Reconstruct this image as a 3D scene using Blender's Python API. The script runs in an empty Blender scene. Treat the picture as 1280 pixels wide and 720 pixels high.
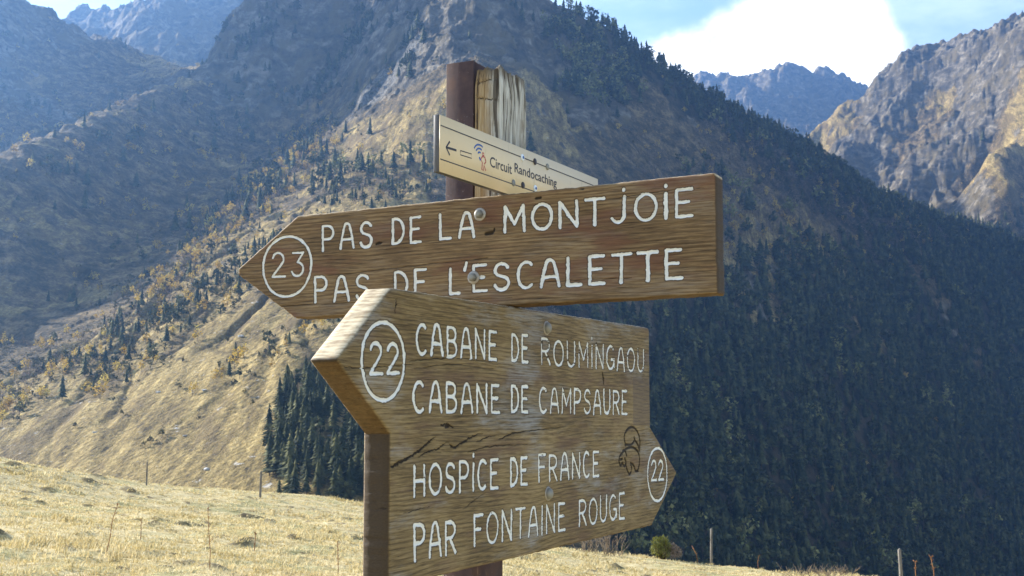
import bpy, math, random
import numpy as np
from mathutils import Matrix, Vector

S = bpy.context.scene
COL = S.collection
random.seed(7); RNG = np.random.default_rng(11)

# ------------------------------------------------------------------ camera, sky, sun, exposure
F_PX, EYE = 1500.0, 1.65
PITCH = math.atan((508 - 360) / F_PX)
cam = bpy.data.cameras.new('camera'); camo = bpy.data.objects.new('camera', cam); COL.objects.link(camo)
camo.location = (0, 0, EYE); camo.rotation_euler = (math.pi / 2 + PITCH, 0, 0)
cam.sensor_width = 36; cam.lens = F_PX / 1280 * 36; cam.clip_start = 0.05; cam.clip_end = 30000
cam.dof.use_dof = True; cam.dof.focus_distance = 2.35; cam.dof.aperture_fstop = 30
S.camera = camo

SUN_H = Vector((-0.865, 0.50)).normalized(); SUN_E = math.radians(24)
W = bpy.data.worlds.new('World'); S.world = W; W.use_nodes = True
sun = bpy.data.lights.new('sun', 'SUN'); sun.energy = 5.0; sun.angle = math.radians(0.55); sun.color = (1.0, 0.95, 0.85)
suno = bpy.data.objects.new('sun', sun); COL.objects.link(suno)
SUN_V = Vector((SUN_H.x * math.cos(SUN_E), SUN_H.y * math.cos(SUN_E), math.sin(SUN_E)))
suno.rotation_euler = SUN_V.to_track_quat('Z', 'Y').to_euler(); suno.location = SUN_V * 40
SKY_STRENGTH = 0.088
CLOUD_V = 7.5
HAZE_D = 0.000112
S.view_settings.view_transform = 'Standard'; S.view_settings.look = 'None'
S.view_settings.gamma = 1; S.view_settings.use_curve_mapping = False
S.view_settings.exposure = 1.85
S.cycles.max_bounces = 6; S.cycles.diffuse_bounces = 3; S.cycles.volume_bounces = 0; S.cycles.transparent_max_bounces = 8
S.cycles.use_adaptive_sampling = True; S.cycles.adaptive_threshold = 0.015
S.cycles.use_denoising = True


def un(px, py):
    """viewing direction of a photograph pixel, scaled to unit depth"""
    cx = (px - 640) / F_PX; cy = (360 - py) / F_PX
    d = np.array([cx, math.cos(PITCH) - cy * math.sin(PITCH), math.sin(PITCH) + cy * math.cos(PITCH)])
    return d / d[1]


# ------------------------------------------------------------------ node helper
class NT:
    def __init__(s, tree):
        s.t = tree; tree.nodes.clear()
    def n(s, typ, ins=None, **props):
        nd = s.t.nodes.new(typ)
        for k, v in props.items():
            setattr(nd, k, v)
        for k, v in (ins or {}).items():
            sk = nd.inputs[k]
            if isinstance(v, bpy.types.NodeSocket): s.t.links.new(v, sk)
            elif v is not None: sk.default_value = v
        return nd
    def math(s, op, a, b=None, c=None, clamp=False):
        ins = {0: a}
        if b is not None: ins[1] = b
        if c is not None: ins[2] = c
        return s.n('ShaderNodeMath', ins, operation=op, use_clamp=clamp).outputs[0]
    def noise(s, vec, scale, detail=4, rough=.55, dist=0):
        return s.n('ShaderNodeTexNoise', {'Vector': vec, 'Scale': scale, 'Detail': detail, 'Roughness': rough, 'Distortion': dist}).outputs[0]
    def map(s, vec, sc=(1, 1, 1), loc=(0, 0, 0)):
        return s.n('ShaderNodeMapping', {'Vector': vec, 'Scale': sc, 'Location': loc}).outputs[0]
    def step(s, v, a, b, lo=0.0, hi=1.0):
        return s.n('ShaderNodeMapRange', {0: v, 1: a, 2: b, 3: lo, 4: hi}, interpolation_type='SMOOTHSTEP').outputs[0]
    def mix(s, f, a, b, mode='MIX'):
        nd = s.n('ShaderNodeMix', data_type='RGBA', blend_type=mode)
        for i, v in ((0, f), (6, a), (7, b)):
            if isinstance(v, bpy.types.NodeSocket): s.t.links.new(v, nd.inputs[i])
            else: nd.inputs[i].default_value = (*v, 1) if isinstance(v, tuple) and len(v) == 3 else v
        return nd.outputs[2]
    def ramp(s, f, stops):
        nd = s.n('ShaderNodeValToRGB', {0: f}); cr = nd.color_ramp
        while len(cr.elements) < len(stops): cr.elements.new(.5)
        for e, (p, c) in zip(cr.elements, stops): e.position = p; e.color = (*c, 1)
        return nd.outputs[0]
    def attr(s, name):
        return s.n('ShaderNodeAttribute', attribute_name=name).outputs['Fac']
    def attrc(s, name):
        return s.n('ShaderNodeAttribute', attribute_name=name).outputs['Color']
    def finish(s, col, rough=.8, bump=None, bstr=.3, bdist=.001, spec=.3, metal=0.0, trans=None):
        ins = {'Base Color': col, 'Roughness': rough, 'Metallic': metal, 'Specular IOR Level': spec}
        if isinstance(col, tuple): ins['Base Color'] = (*col, 1)
        if bump is not None:
            ins['Normal'] = s.n('ShaderNodeBump', {'Height': bump, 'Strength': bstr, 'Distance': bdist}).outputs[0]
        p = s.n('ShaderNodeBsdfPrincipled', ins).outputs[0]
        if trans:
            tr = s.n('ShaderNodeBsdfTranslucent', {'Color': ins['Base Color']}).outputs[0]
            p = s.n('ShaderNodeMixShader', {0: trans, 1: p, 2: tr}).outputs[0]
        s.n('ShaderNodeOutputMaterial', {'Surface': p})


def material(name):
    m = bpy.data.materials.new(name); m.use_nodes = True
    return m, NT(m.node_tree)


def flat(name, col, rough=.7, metal=0.0, spec=.3, nscale=30, var=.25):
    m, T = material(name)
    v = T.n('ShaderNodeTexCoord').outputs['Object']
    k = T.noise(v, nscale, 5)
    c = T.mix(k, tuple(x * (1 - var) for x in col), tuple(min(1, x * (1 + var)) for x in col))
    T.finish(c, rough, k, .2, .0008, spec, metal)
    return m


# ------------------------------------------------------------------ world sky with the white cloud bank
T = NT(W.node_tree)
sky = T.n('ShaderNodeTexSky', sky_type='NISHITA', sun_disc=False, sun_elevation=SUN_E,
          sun_rotation=math.atan2(SUN_H.x, SUN_H.y), altitude=1300, air_density=1.0, dust_density=1.2, ozone_density=1.0)
vdir = T.n('ShaderNodeTexCoord').outputs['Generated']
sx = T.n('ShaderNodeSeparateXYZ', {0: vdir})
yy = T.math('MAXIMUM', sx.outputs[1], .02)
az = T.math('DIVIDE', sx.outputs[0], yy); el = T.math('DIVIDE', sx.outputs[2], yy)
nz = T.math('SUBTRACT', T.noise(vdir, 9, 8, .62), .5)
blob = None
for px, py, rx, ry, w in ((1000, 75, 100, 85, 1.0), (905, 88, 95, 58, .8), (1050, 60, 66, 100, .9), (820, 84, 70, 26, .55), (1100, 128, 62, 46, .8), (1020, 20, 60, 60, .4)):
    d = un(px, py)
    dx = T.math('DIVIDE', T.math('SUBTRACT', az, float(d[0])), rx / F_PX)
    dy = T.math('DIVIDE', T.math('SUBTRACT', el, float(d[2])), ry / F_PX)
    r2 = T.math('ADD', T.math('MULTIPLY', dx, dx), T.math('MULTIPLY', dy, dy))
    g = T.math('MULTIPLY', T.math('EXPONENT', T.math('MULTIPLY', r2, -1.0)), w)
    blob = g if blob is None else T.math('ADD', blob, g)
blob = T.math('ADD', blob, T.math('MULTIPLY', nz, 1.3))
cm = T.step(blob, .30, .66)
front = T.math('GREATER_THAN', sx.outputs[1], .05)
cm = T.math('MULTIPLY', cm, front)
thin = T.math('MULTIPLY', T.step(T.noise(T.map(vdir, (2, 2, 6)), 2.2, 6, .6), .35, .75), .45)
skyc = T.mix(thin, sky.outputs[0], (6.0, 6.6, 7.0))
cshade = T.step(T.math('ADD', T.noise(T.map(vdir, (1, 1, 1.6), (.3, 0, .1)), 15, 6, .6), T.math('MULTIPLY', blob, .22)), .42, .82)
skyc = T.mix(cm, skyc, T.mix(cshade, (CLOUD_V * .56, CLOUD_V * .60, CLOUD_V * .66), (CLOUD_V, CLOUD_V, CLOUD_V * 1.01)))
bg = T.n('ShaderNodeBackground', {'Color': skyc, 'Strength': SKY_STRENGTH})
T.n('ShaderNodeOutputWorld', {'Surface': bg.outputs[0]})


# ------------------------------------------------------------------ mesh helpers
def tag(o, label=None, cat=None, group=None, kind=None):
    for k, v in (('label', label), ('category', cat), ('group', group), ('kind', kind)):
        if v: o[k] = v
    return o


def link(name, me, parent=None, mats=()):
    o = bpy.data.objects.new(name, me); COL.objects.link(o)
    if parent is not None: o.parent = parent
    for m in mats:
        if me is not None: me.materials.append(m)
    return o


def empty(name, loc=(0, 0, 0), mat=None):
    o = bpy.data.objects.new(name, None); COL.objects.link(o); o.empty_display_size = .1
    if mat is not None: o.matrix_world = mat
    else: o.location = loc
    return o


def np_mesh(name, V, faces, smooth=False, attrs=None, midx=None):
    """V (n,3); faces: list of int arrays of shape (m,3) or (m,4)"""
    me = bpy.data.meshes.new(name)
    V = np.ascontiguousarray(V, np.float32)
    me.vertices.add(len(V)); me.vertices.foreach_set('co', V.ravel())
    faces = [np.asarray(f, np.int32) for f in faces if len(f)]
    lv = np.concatenate([f.ravel() for f in faces]); tot = np.concatenate([np.full(len(f), f.shape[1], np.int32) for f in faces])
    me.loops.add(len(lv)); me.loops.foreach_set('vertex_index', lv)
    me.polygons.add(len(tot)); st = np.concatenate([[0], np.cumsum(tot)[:-1]]).astype(np.int32)
    me.polygons.foreach_set('loop_start', st); me.polygons.foreach_set('loop_total', tot)
    if smooth: me.polygons.foreach_set('use_smooth', np.ones(len(tot), bool))
    if midx is not None: me.polygons.foreach_set('material_index', np.asarray(midx, np.int32))
    me.update(calc_edges=True)
    for k, a in (attrs or {}).items():
        a = np.asarray(a, np.float32)
        if a.ndim == 1:
            at = me.attributes.new(k, 'FLOAT', 'POINT'); at.data.foreach_set('value', a)
        else:
            at = me.attributes.new(k, 'FLOAT_COLOR', 'POINT'); at.data.foreach_set('color', np.c_[a, np.ones(len(a), np.float32)].ravel().astype(np.float32))
    return me


def grid_faces(nr, nc, off=0):
    i = np.arange(nr - 1)[:, None] * nc + np.arange(nc - 1)[None, :] + off
    return np.stack([i, i + 1, i + nc + 1, i + nc], -1).reshape(-1, 4)


class MB:
    """collects simple solids into one mesh"""
    def __init__(s): s.V = []; s.Q = []; s.T3 = []; s.n = 0
    def add(s, V, quads=(), tris=()):
        V = np.asarray(V, float)
        for q in quads: s.Q.append([i + s.n for i in q])
        for t in tris: s.T3.append([i + s.n for i in t])
        s.V.append(V); s.n += len(V)
    def box(s, lo, hi, bev=0.0):
        lo = np.array(lo, float); hi = np.array(hi, float)
        if bev <= 0:
            V = [(x, y, z) for z in (lo[2], hi[2]) for y in (lo[1], hi[1]) for x in (lo[0], hi[0])]
            s.add(V, [(0, 2, 3, 1), (4, 5, 7, 6), (0, 1, 5, 4), (2, 6, 7, 3), (0, 4, 6, 2), (1, 3, 7, 5)]); return
        import bmesh
        bm = bmesh.new(); bmesh.ops.create_cube(bm, size=1)
        for v in bm.verts: v.co = Vector([lo[i] + (v.co[i] + .5) * (hi[i] - lo[i]) for i in range(3)])
        bmesh.ops.bevel(bm, geom=bm.edges[:], offset=bev, segments=2, affect='EDGES', profile=.5)
        bm.verts.index_update()
        s.add([v.co[:] for v in bm.verts], [[v.index for v in f.verts] for f in bm.faces if len(f.verts) == 4], [[v.index for v in f.verts] for f in bm.faces if len(f.verts) == 3]); bm.free()
    def lathe(s, prof, n=20, axis='y', c=(0, 0, 0), sides=None):
        """prof: list of (radius, height) along the axis"""
        n = sides or n; V = []
        for r, h in prof:
            for k in range(n):
                a = 2 * math.pi * k / n; p = (r * math.cos(a), r * math.sin(a), h)
                if axis == 'y': p = (p[0], p[2], p[1])
                V.append((p[0] + c[0], p[1] + c[1], p[2] + c[2]))
        Q = []
        for j in range(len(prof) - 1):
            for k in range(n): Q.append((j * n + k, j * n + (k + 1) % n, (j + 1) * n + (k + 1) % n, (j + 1) * n + k))
        Tt = []
        for k in range(1, n - 1):
            Tt.append((0, k, k + 1)); b = (len(prof) - 1) * n; Tt.append((b, b + k + 1, b + k))
        s.add(V, Q, Tt)
    def tube(s, pts, rads, n=6):
        pts = [np.array(p, float) for p in pts]; V = []
        for i, p in enumerate(pts):
            d = pts[min(i + 1, len(pts) - 1)] - pts[max(i - 1, 0)]; d /= (np.linalg.norm(d) + 1e-9)
            u = np.cross(d, (0.3, 1, .2)); u /= np.linalg.norm(u); w = np.cross(d, u)
            for k in range(n):
                a = 2 * math.pi * k / n; V.append(p + rads[i] * (math.cos(a) * u + math.sin(a) * w))
        Q = [(j * n + k, j * n + (k + 1) % n, (j + 1) * n + (k + 1) % n, (j + 1) * n + k) for j in range(len(pts) - 1) for k in range(n)]
        b = (len(pts) - 1) * n
        s.add(V, Q, [(0, k + 1, k) for k in range(1, n - 1)] + [(b, b + k, b + k + 1) for k in range(1, n - 1)])
    def mesh(s, name, smooth=False):
        me = np_mesh(name, np.concatenate(s.V), [np.array(s.Q).reshape(-1, 4), np.array(s.T3).reshape(-1, 3)], smooth)
        import bmesh
        bm = bmesh.new(); bm.from_mesh(me); bmesh.ops.recalc_face_normals(bm, faces=bm.faces[:]); bm.to_mesh(me); bm.free()
        return me
    def build(s, name, mat, parent=None, smooth=False):
        return link(name, s.mesh(name, smooth), parent, [mat])


# numpy lattice noise
_P = np.random.default_rng(3).permutation(65536).astype(np.int64)
def _hash(ix, iy, seed): return _P[(_P[(ix + seed * 131) & 65535] + iy) & 65535]
def gnoise(x, y, seed=0):
    ix = np.floor(x).astype(np.int64); iy = np.floor(y).astype(np.int64); fx = x - ix; fy = y - iy
    u = fx * fx * fx * (fx * (fx * 6 - 15) + 10); v = fy * fy * fy * (fy * (fy * 6 - 15) + 10)
    def g(dx, dy):
        a = _hash(ix + dx, iy + dy, seed) * (2 * math.pi / 65536)
        return np.cos(a) * (fx - dx) + np.sin(a) * (fy - dy)
    a = g(0, 0); b = g(1, 0); c = g(0, 1); d = g(1, 1)
    return ((a + u * (b - a)) + v * ((c + u * (d - c)) - (a + u * (b - a)))) * 1.5
def fbm(x, y, octs, seed=0, gain=.5):
    o = 0; a = 1.0
    for k in range(octs): o = o + a * gnoise(x * 2 ** k + 17.3 * k, y * 2 ** k - 9.1 * k, seed + k); a *= gain
    return o
def ridged(x, y, octs, seed=0, gain=.5):
    o = 0; a = 1.0; w = 1.0
    for k in range(octs):
        n = (1 - np.abs(gnoise(x * 2.03 ** k + 7.7 * k, y * 2.03 ** k + 3.1 * k, seed + k))) ** 2
        o = o + a * w * n; w = np.clip(n * 1.6, 0, 1); a *= gain
    return o
def sstep(x, a, b):
    t = np.clip((x - a) / (b - a), 0, 1); return t * t * (3 - 2 * t)


class RBF:
    def __init__(s, P, vals):
        s.P = np.asarray(P, float); n = len(s.P)
        A = np.linalg.norm(s.P[:, None] - s.P[None], axis=2)
        M = np.zeros((n + 3, n + 3)); M[:n, :n] = A + np.eye(n) * 1e-6; M[:n, n] = 1; M[:n, n + 1:] = s.P; M[n, :n] = 1; M[n + 1:, :n] = s.P.T
        s.w = np.linalg.solve(M, np.r_[np.asarray(vals, float), 0, 0, 0])
    def __call__(s, Q):
        out = np.empty(len(Q)); n = len(s.P)
        for i in range(0, len(Q), 20000):
            q = Q[i:i + 20000]
            r = np.sqrt((q[:, None, 0] - s.P[None, :, 0]) ** 2 + (q[:, None, 1] - s.P[None, :, 1]) ** 2)
            out[i:i + 20000] = r @ s.w[:n] + s.w[n] + q @ s.w[n + 1:]
        return out


# ------------------------------------------------------------------ the mountains: heights from surveyed points, then erosion noise
# (column, row, distance m, cover) : g dry grass, r rock, s shrub and bare trees, f forest, c scree ; upper case = crest falling away behind
PTS = [
 # the big slope is a plane rising from a straight gully to its spine (G_, see below); its steep top and the summit
 (545,110,1000,'g'),(568,58,1090,'r'),(575,0,1160,'r'),(570,-60,1230,'r'),(560,-120,1300,'R'),
 (620,130,975,'g'),(640,20,1150,'r'),(620,-60,1240,'R'),(665,0,1260,'R'),(700,27,1260,'S'),(720,26,1235,'R'),(745,34,1230,'R'),(765,48,1240,'F'),(800,66,1275,'F'),(850,105,1300,'F'),(890,127,1330,'F'),(950,160,1380,'F'),
 (1000,182,1430,'F'),(1050,216,1480,'F'),(1090,246,1530,'F'),(1140,263,1590,'F'),(1180,277,1630,'F'),(1230,292,1670,'F'),(1280,310,1710,'F'),(1340,330,1780,'F'),(1420,350,1850,'F'),(1560,380,1950,'F'),
 # shaded side right of the spine
 (680,60,1160,'r'),(700,110,1100,'r'),(640,200,910,'s'),(640,280,790,'s'),(640,370,690,'s'),(640,460,570,'s'),(640,560,480,'s'),(620,640,400,'f'),(725,60,1205,'r'),(735,100,1150,'r'),(745,128,1070,'r'),(740,180,1020,'s'),(740,300,870,'s'),(740,420,760,'f'),(740,560,640,'f'),(740,680,540,'f'),
 (700,140,1040,'g'),(760,165,1060,'s'),(800,130,1180,'s'),(820,180,1150,'s'),(840,240,1080,'s'),
 (900,200,1200,'s'),(900,300,1030,'g'),(900,400,930,'f'),(900,550,850,'f'),(900,700,740,'f'),(960,290,1120,'g'),(1050,330,1220,'g'),(1050,420,1110,'f'),(1050,560,1020,'f'),(1050,720,880,'f'),  # grass cover at mid slope: sunlit look of scrub put into its colour
 (1180,360,1390,'s'),(1180,450,1340,'f'),(1180,600,1150,'f'),(1180,750,1000,'f'),(1280,380,1590,'f'),(1280,500,1410,'f'),(1280,650,1230,'f'),(1280,760,1100,'f'),(1450,420,1720,'f'),(1450,550,1560,'f'),(1450,760,1250,'f'),
 (500,620,375,'f'),(560,700,400,'f'),(800,740,600,'f'),
 # gully left of the big slope
 (400,152,1281,'s'),(440,92,1400,'r'),(470,40,1450,'r'),
 (450,130,1190,'g'),(490,90,1130,'c'),(500,60,1190,'r'),(490,20,1280,'r'),(520,140,960,'g'),
 # left spur: crest above the gully, its shaded flank
 (-90,218,770,'S'),(0,188,878,'S'),(80,158,1005,'S'),(151,127,1150,'S'),(204,100,1291,'G'),(242,84,1415,'R'),
 (330,100,1340,'r'),(340,150,1370,'r'),(290,120,1345,'r'),(270,62,1490,'R'),(275,44,1500,'R'),(302,4,1500,'R'),(330,-40,1500,'R'),(420,-90,1500,'R'),(500,-110,1400,'R'),(350,60,1430,'r'),(400,20,1460,'r'),(480,-30,1400,'r'),(515,25,1240,'r'),(440,60,1430,'r'),
 (600,20,1130,'r'),(600,80,1010,'s'),
 # far left massif and the col; unseen outer peak raised to cast shade rightwards
 (-420,80,1250,'R'),(-300,-20,1400,'R'),(-240,-240,1720,'R'),(-150,-230,1850,'R'),(-70,-90,1880,'R'),(0,7,1900,'R'),(40,10,1920,'R'),(60,22,1950,'R'),(80,38,1980,'R'),(95,46,2000,'R'),(112,44,2000,'R'),(140,52,2030,'R'),(165,64,2050,'S'),(200,76,2000,'g'),(225,82,1950,'g'),(252,74,2080,'G'),(188,58,2060,'G'),(215,66,2060,'G'),(240,78,2050,'G'),
 (0,100,1600,'r'),(60,110,1650,'s'),(120,100,1760,'s'),(160,88,1870,'s'),(205,86,1850,'g'),(232,84,1900,'g'),(180,76,1950,'g'),(0,215,1150,'s'),(100,190,1300,'s'),(200,130,1570,'s'),
 (118,44,2950,'R'),(138,30,2900,'R'),(150,25,2900,'R'),(168,14,2880,'R'),(182,12,2850,'R'),(205,3,2850,'R'),(216,-2,2850,'R'),(240,-25,2800,'R'),(300,-60,2800,'R'),(245,66,2500,'r'),(200,52,2550,'r'),
 # far right mountain
 (1003,176,2700,'G'),(1040,152,2700,'G'),(1088,132,2760,'G'),(1100,128,2720,'R'),(1108,124,2700,'R'),(1122,103,2700,'R'),(1132,106,2680,'R'),(1145,107,2650,'R'),(1160,85,2600,'R'),(1190,74,2550,'R'),(1215,42,2500,'R'),(1250,24,2450,'R'),(1280,7,2400,'R'),(1350,-30,2300,'R'),(1450,-30,2200,'R'),
 (1040,190,2550,'g'),(1080,215,2400,'r'),(1090,245,2300,'r'),(1150,180,2350,'s'),(1150,260,2150,'r'),(1180,110,2420,'g'),(1220,120,2250,'r'),(1220,215,2060,'s'),(1200,290,1950,'r'),(1280,90,2180,'g'),(1270,170,2010,'g'),(1235,195,1990,'G'),(1262,230,1900,'g'),(1280,300,1830,'g'),(1230,285,1890,'r'),
 (1110,312,2050,'s'),(1200,345,1850,'s'),(1300,370,1800,'s'),(1000,240,2900,'s'),
 # farthest peak under the cloud
 (800,160,4500,'R'),(840,130,4600,'R'),(865,112,4600,'R'),(890,101,4600,'R'),(912,100,4600,'R'),(935,101,4600,'R'),(960,96,4600,'R'),(1000,89,4600,'R'),(1030,99,4600,'R'),(1050,105,4600,'R'),(1095,128,4600,'R'),(1140,150,4600,'R'),(1250,180,4600,'R'),
 (900,150,4050,'r'),(980,145,4150,'r'),(1000,190,3700,'r'),(1060,165,4050,'r'),(900,230,3000,'r'),(950,190,3700,'r'),
]
def on_plane(px, py, gx, k):
    d = un(px, py); return (px, py, (gx * 205 + 15 - .377 * 530) / (d[2] - .377 - gx * d[0]), k)
for px, py in ((-60, 590), (0, 575), (0, 540), (60, 580), (60, 520), (120, 590), (120, 530), (120, 470), (190, 600), (190, 540), (190, 470), (190, 410), (250, 612), (250, 560), (250, 490), (250, 420), (250, 350), (310, 560), (310, 500), (310, 430), (310, 350),
               (310, 290), (370, 490), (370, 420), (370, 350), (370, 280), (370, 220), (430, 400), (430, 330), (430, 250), (430, 190), (480, 310), (480, 250), (480, 190), (530, 190), (410, 440), (345, 600), (375, 540), (300, 612), (400, 600), (425, 520)):
    PTS.append(on_plane(px, py, .30, 'g'))
for A_, B_2 in list(zip(PTS[:-1], PTS[1:])):                   # more points along every crest
    if A_[3].isupper() and B_2[3].isupper() and 25 < abs(A_[0] - B_2[0]) < 110 and abs(math.log(A_[2] / B_2[2])) < .2:
        n_ = 4 if abs(A_[0] - B_2[0]) > 45 else 2
        for q in range(1, n_): PTS.append(tuple(A_[i] + (B_2[i] - A_[i]) * q / n_ for i in range(3)) + (A_[3],))
for Y_ in (400, 470, 540, 620, 700, 780, 870, 960, 1060, 1160, 1270):      # foot of the left spur, a straight gully
    PTS.append((-262, Y_, 15 + .377 * (Y_ - 530) + .30 * (205 - 262), 'W'))
    PTS.append((-318, Y_, 15 + .377 * (Y_ - 530) + 6, 'W'))
LMIN, LMAX = math.log(190), math.log(7000)
cp, cv_, cc = [], [], []
for px, py, D, k in PTS:
    if k == 'W': cp.append((px / py, math.log(py))); cv_.append(D / py); cc.append('s'); continue
    d = un(px, py); a_ = d[0]; t_ = d[2]
    cp.append((a_, math.log(D))); cv_.append(t_); cc.append(k.lower())
    if k.isupper():
        cp.append((a_, math.log(D * 1.07))); cv_.append(t_ - .035); cc.append(k.lower())
        if D > 2600: cp.append((a_, math.log(D * 1.25))); cv_.append(t_ - .10); cc.append(k.lower())
for a_ in np.linspace(-.65, .65, 9): cp.append((a_, LMIN)); cv_.append(-.42 - .15 * a_); cc.append('g')
for a_ in np.linspace(-.65, .65, 9): cp.append((a_, LMAX)); cv_.append(-.02); cc.append('r')
hfun = RBF(cp, cv_)
NA_, ND_ = 1150, 1300
av = np.linspace(-.64, .64, NA_); lv_ = np.linspace(LMIN, LMAX, ND_)
# coarse evaluation, then bilinear refinement
ca = np.linspace(-.64, .64, 440); cl = np.linspace(LMIN, LMAX, 460)
CA, CL = np.meshgrid(ca, cl); Q = np.stack([CA.ravel(), CL.ravel()], 1)
Tc = hfun(Q).reshape(CA.shape)
cov = {k: np.zeros(len(Q)) for k in 'grsfc'}
cpa = np.array(cp); cca = np.array(cc)
for i in range(0, len(Q), 20000):
    q = Q[i:i + 20000]; w = 1 / (((q[:, None, 0] - cpa[None, :, 0]) ** 2 + (q[:, None, 1] - cpa[None, :, 1]) ** 2) + 2e-4) ** 1.6
    w /= w.sum(1, keepdims=True)
    for k in 'grsfc': cov[k][i:i + 20000] = w[:, cca == k].sum(1)
def refine(C):
    xi = np.interp(av, ca, np.arange(len(ca))); yi = np.interp(lv_, cl, np.arange(len(cl)))
    x0 = np.clip(xi.astype(int), 0, len(ca) - 2); y0 = np.clip(yi.astype(int), 0, len(cl) - 2); fx = (xi - x0)[None]; fy = (yi - y0)[:, None]
    r = C[y0] * (1 - fy) + C[y0 + 1] * fy
    return r[:, x0] * (1 - fx) + r[:, x0 + 1] * fx
Tf = refine(Tc); cov = {k: refine(v.reshape(CA.shape)) for k, v in cov.items()}
AV, LV = np.meshgrid(av, lv_); DV = np.exp(LV); XV = AV * DV; YV = DV; ZV = Tf * DV
# land cover with ragged borders
nA = fbm(XV / 90, YV / 90, 5, 5); nB = fbm(XV / 22, YV / 22, 4, 9)
mr = cov['r'] + .75 * cov['c']
edge = sstep(DV, 260, 700)
rx = ridged(XV / 260 + .25 * nA, YV / 260 - .2 * nA, 6, 21, .55); rx -= rx.mean()
ry = ridged(XV / 75, YV / 130 + .3 * nB, 5, 31, .55); ry -= ry.mean()
far = sstep(DV, 1700, 2600); nearg = cov['g']
amp = 1.2 + 24 * mr + 4 * cov['s'] + 5 * cov['f'] + far * 3
ZV = ZV + edge * (rx * amp * .9 + ry * (.5 + 9.0 * mr + 2 * cov['s'] + 2 * cov['f'] + far * 1) + nB * (.3 + 2.2 * mr + .9 * cov['s']))
if True:
    r3 = ridged(XV / 900, YV / 900, 6, 51, .6); r3 -= r3.mean(); ZV += far * r3 * 85
    # steps trodden and slumped across the dry slope
    gr = sstep(nearg + .25 * nA, .35, .65)
    ter = fbm(XV / 13 + .4 * nB, ZV / 3.2, 3, 61); ZV += edge * gr * ter * .45
    ZV += edge * gr * (fbm((XV + .12 * YV) / 20, YV / 150, 4, 66) * 1.6 - 9.0 * np.clip(ridged((XV + .10 * YV) / 48 + nA * .35, YV / 420, 3, 69) - 1.0, 0, 1))
    ZV += EYE
def slope_of(Z):
    gy = np.gradient(Z, axis=0) / np.gradient(YV, axis=0); dx = np.gradient(XV, axis=1); gx = np.gradient(Z, axis=1) / dx
    return gx, gy - (np.gradient(XV, axis=0) / np.gradient(YV, axis=0)) * gx
GX, GY = slope_of(ZV); SL = np.hypot(GX, GY)
wr = sstep(mr * 1.05 + .30 * nA + .25 * np.clip(SL - .9, -.3, 1) + .06 * nB + far * .14 - .12 * cov['f'], .50, .72)
wr = np.maximum(wr, sstep(nB * .45 + .5 * nA + .30 * (SL - .75), .62, .74) * .9 * (1 - .9 * cov['f']))
wg = sstep(cov['g'] + .42 * nA + .18 * nB - .15 * np.clip(SL - .8, 0, 1), .36, .58) * (1 - wr)
wg = np.maximum(wg, sstep(nA * .8 + nB * .35 - .5 * (SL - .6) + .25 * cov['s'] - cov['f'], .42, .62) * (1 - wr) * .8)
wf = sstep(cov['f'] + .3 * nA, .4, .6)
wc = cov['c'] * sstep(cov['c'] + .35 * nA, .35, .55)
cover = np.stack([wr, wg, wf], -1)
mount_m, T = material('mountain_ground')
P = T.n('ShaderNodeNewGeometry').outputs['Position']
cvr = T.n('ShaderNodeSeparateColor', {0: T.attrc('cover')}); scr = T.attr('scree')
big = T.noise(P, .012, 6, .6); med = T.noise(P, .07, 6, .65); fine = T.noise(P, .45, 5, .65)
strat = T.noise(T.map(P, (.035, .035, .045)), 1.0, 7, .7, .8)
rock = T.ramp(T.math('ADD', T.math('MULTIPLY', strat, .6), T.math('MULTIPLY', med, .4)), [(.38, (.030, .027, .022)), (.5, (.090, .076, .055)), (.62, (.25, .215, .165))])
rock = T.mix(T.math('MULTIPLY', T.step(T.noise(P, .028, 6, .65), .48, .60), .75), rock, T.mix(fine, (.055, .050, .026), (.17, .125, .06)))
stripe = T.noise(T.map(P, (.17, .03, .05)), 1.0, 8, .75, .3)
grass = T.ramp(T.math('ADD', T.math('MULTIPLY', stripe, .65), T.math('MULTIPLY', fine, .35)), [(.38, (.050, .036, .016)), (.50, (.215, .155, .056)), (.62, (.43, .32, .13))])
grass = T.mix(T.math('MULTIPLY', T.step(T.noise(T.map(P, (.05, .012, .02)), 1.0, 7, .7), .50, .60), .75), grass, (.115, .080, .036))
grass = T.mix(T.math('MULTIPLY', T.step(T.noise(T.map(P, (.16, .16, .5)), 1.0, 5, .7), .62, .70), .8), grass, (.38, .36, .33))
shrub = T.ramp(T.math('ADD', T.math('MULTIPLY', med, .6), T.math('MULTIPLY', fine, .4)), [(.38, (.024, .022, .012)), (.5, (.086, .064, .034)), (.62, (.24, .17, .082))])
forest = T.mix(T.step(med, .4, .62), (.010, .012, .007), (.060, .045, .026))
c = T.mix(cvr.outputs[2], shrub, forest); c = T.mix(cvr.outputs[1], c, grass)
c = T.mix(T.step(T.math('ADD', cvr.outputs[0], T.math('MULTIPLY', T.math('SUBTRACT', fine, .5), .9)), .35, .65), c, rock)
scc = T.mix(T.step(fine, .35, .65), (.07, .063, .052), (.19, .175, .150))
c = T.mix(T.step(T.math('ADD', scr, T.math('MULTIPLY', T.math('SUBTRACT', med, .5), .8)), .3, .55), c, scc)
T.finish(c, .95, T.math('ADD', T.math('MULTIPLY', med, 1.6), fine), 1.0, 2.2, .1)
me = np_mesh('mountains', np.stack([XV, YV, ZV], -1).reshape(-1, 3), [grid_faces(ND_, NA_)], True, {'cover': cover.reshape(-1, 3), 'scree': wc.ravel()})
tag(link('mountains', me, None, [mount_m]), kind='structure')

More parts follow.
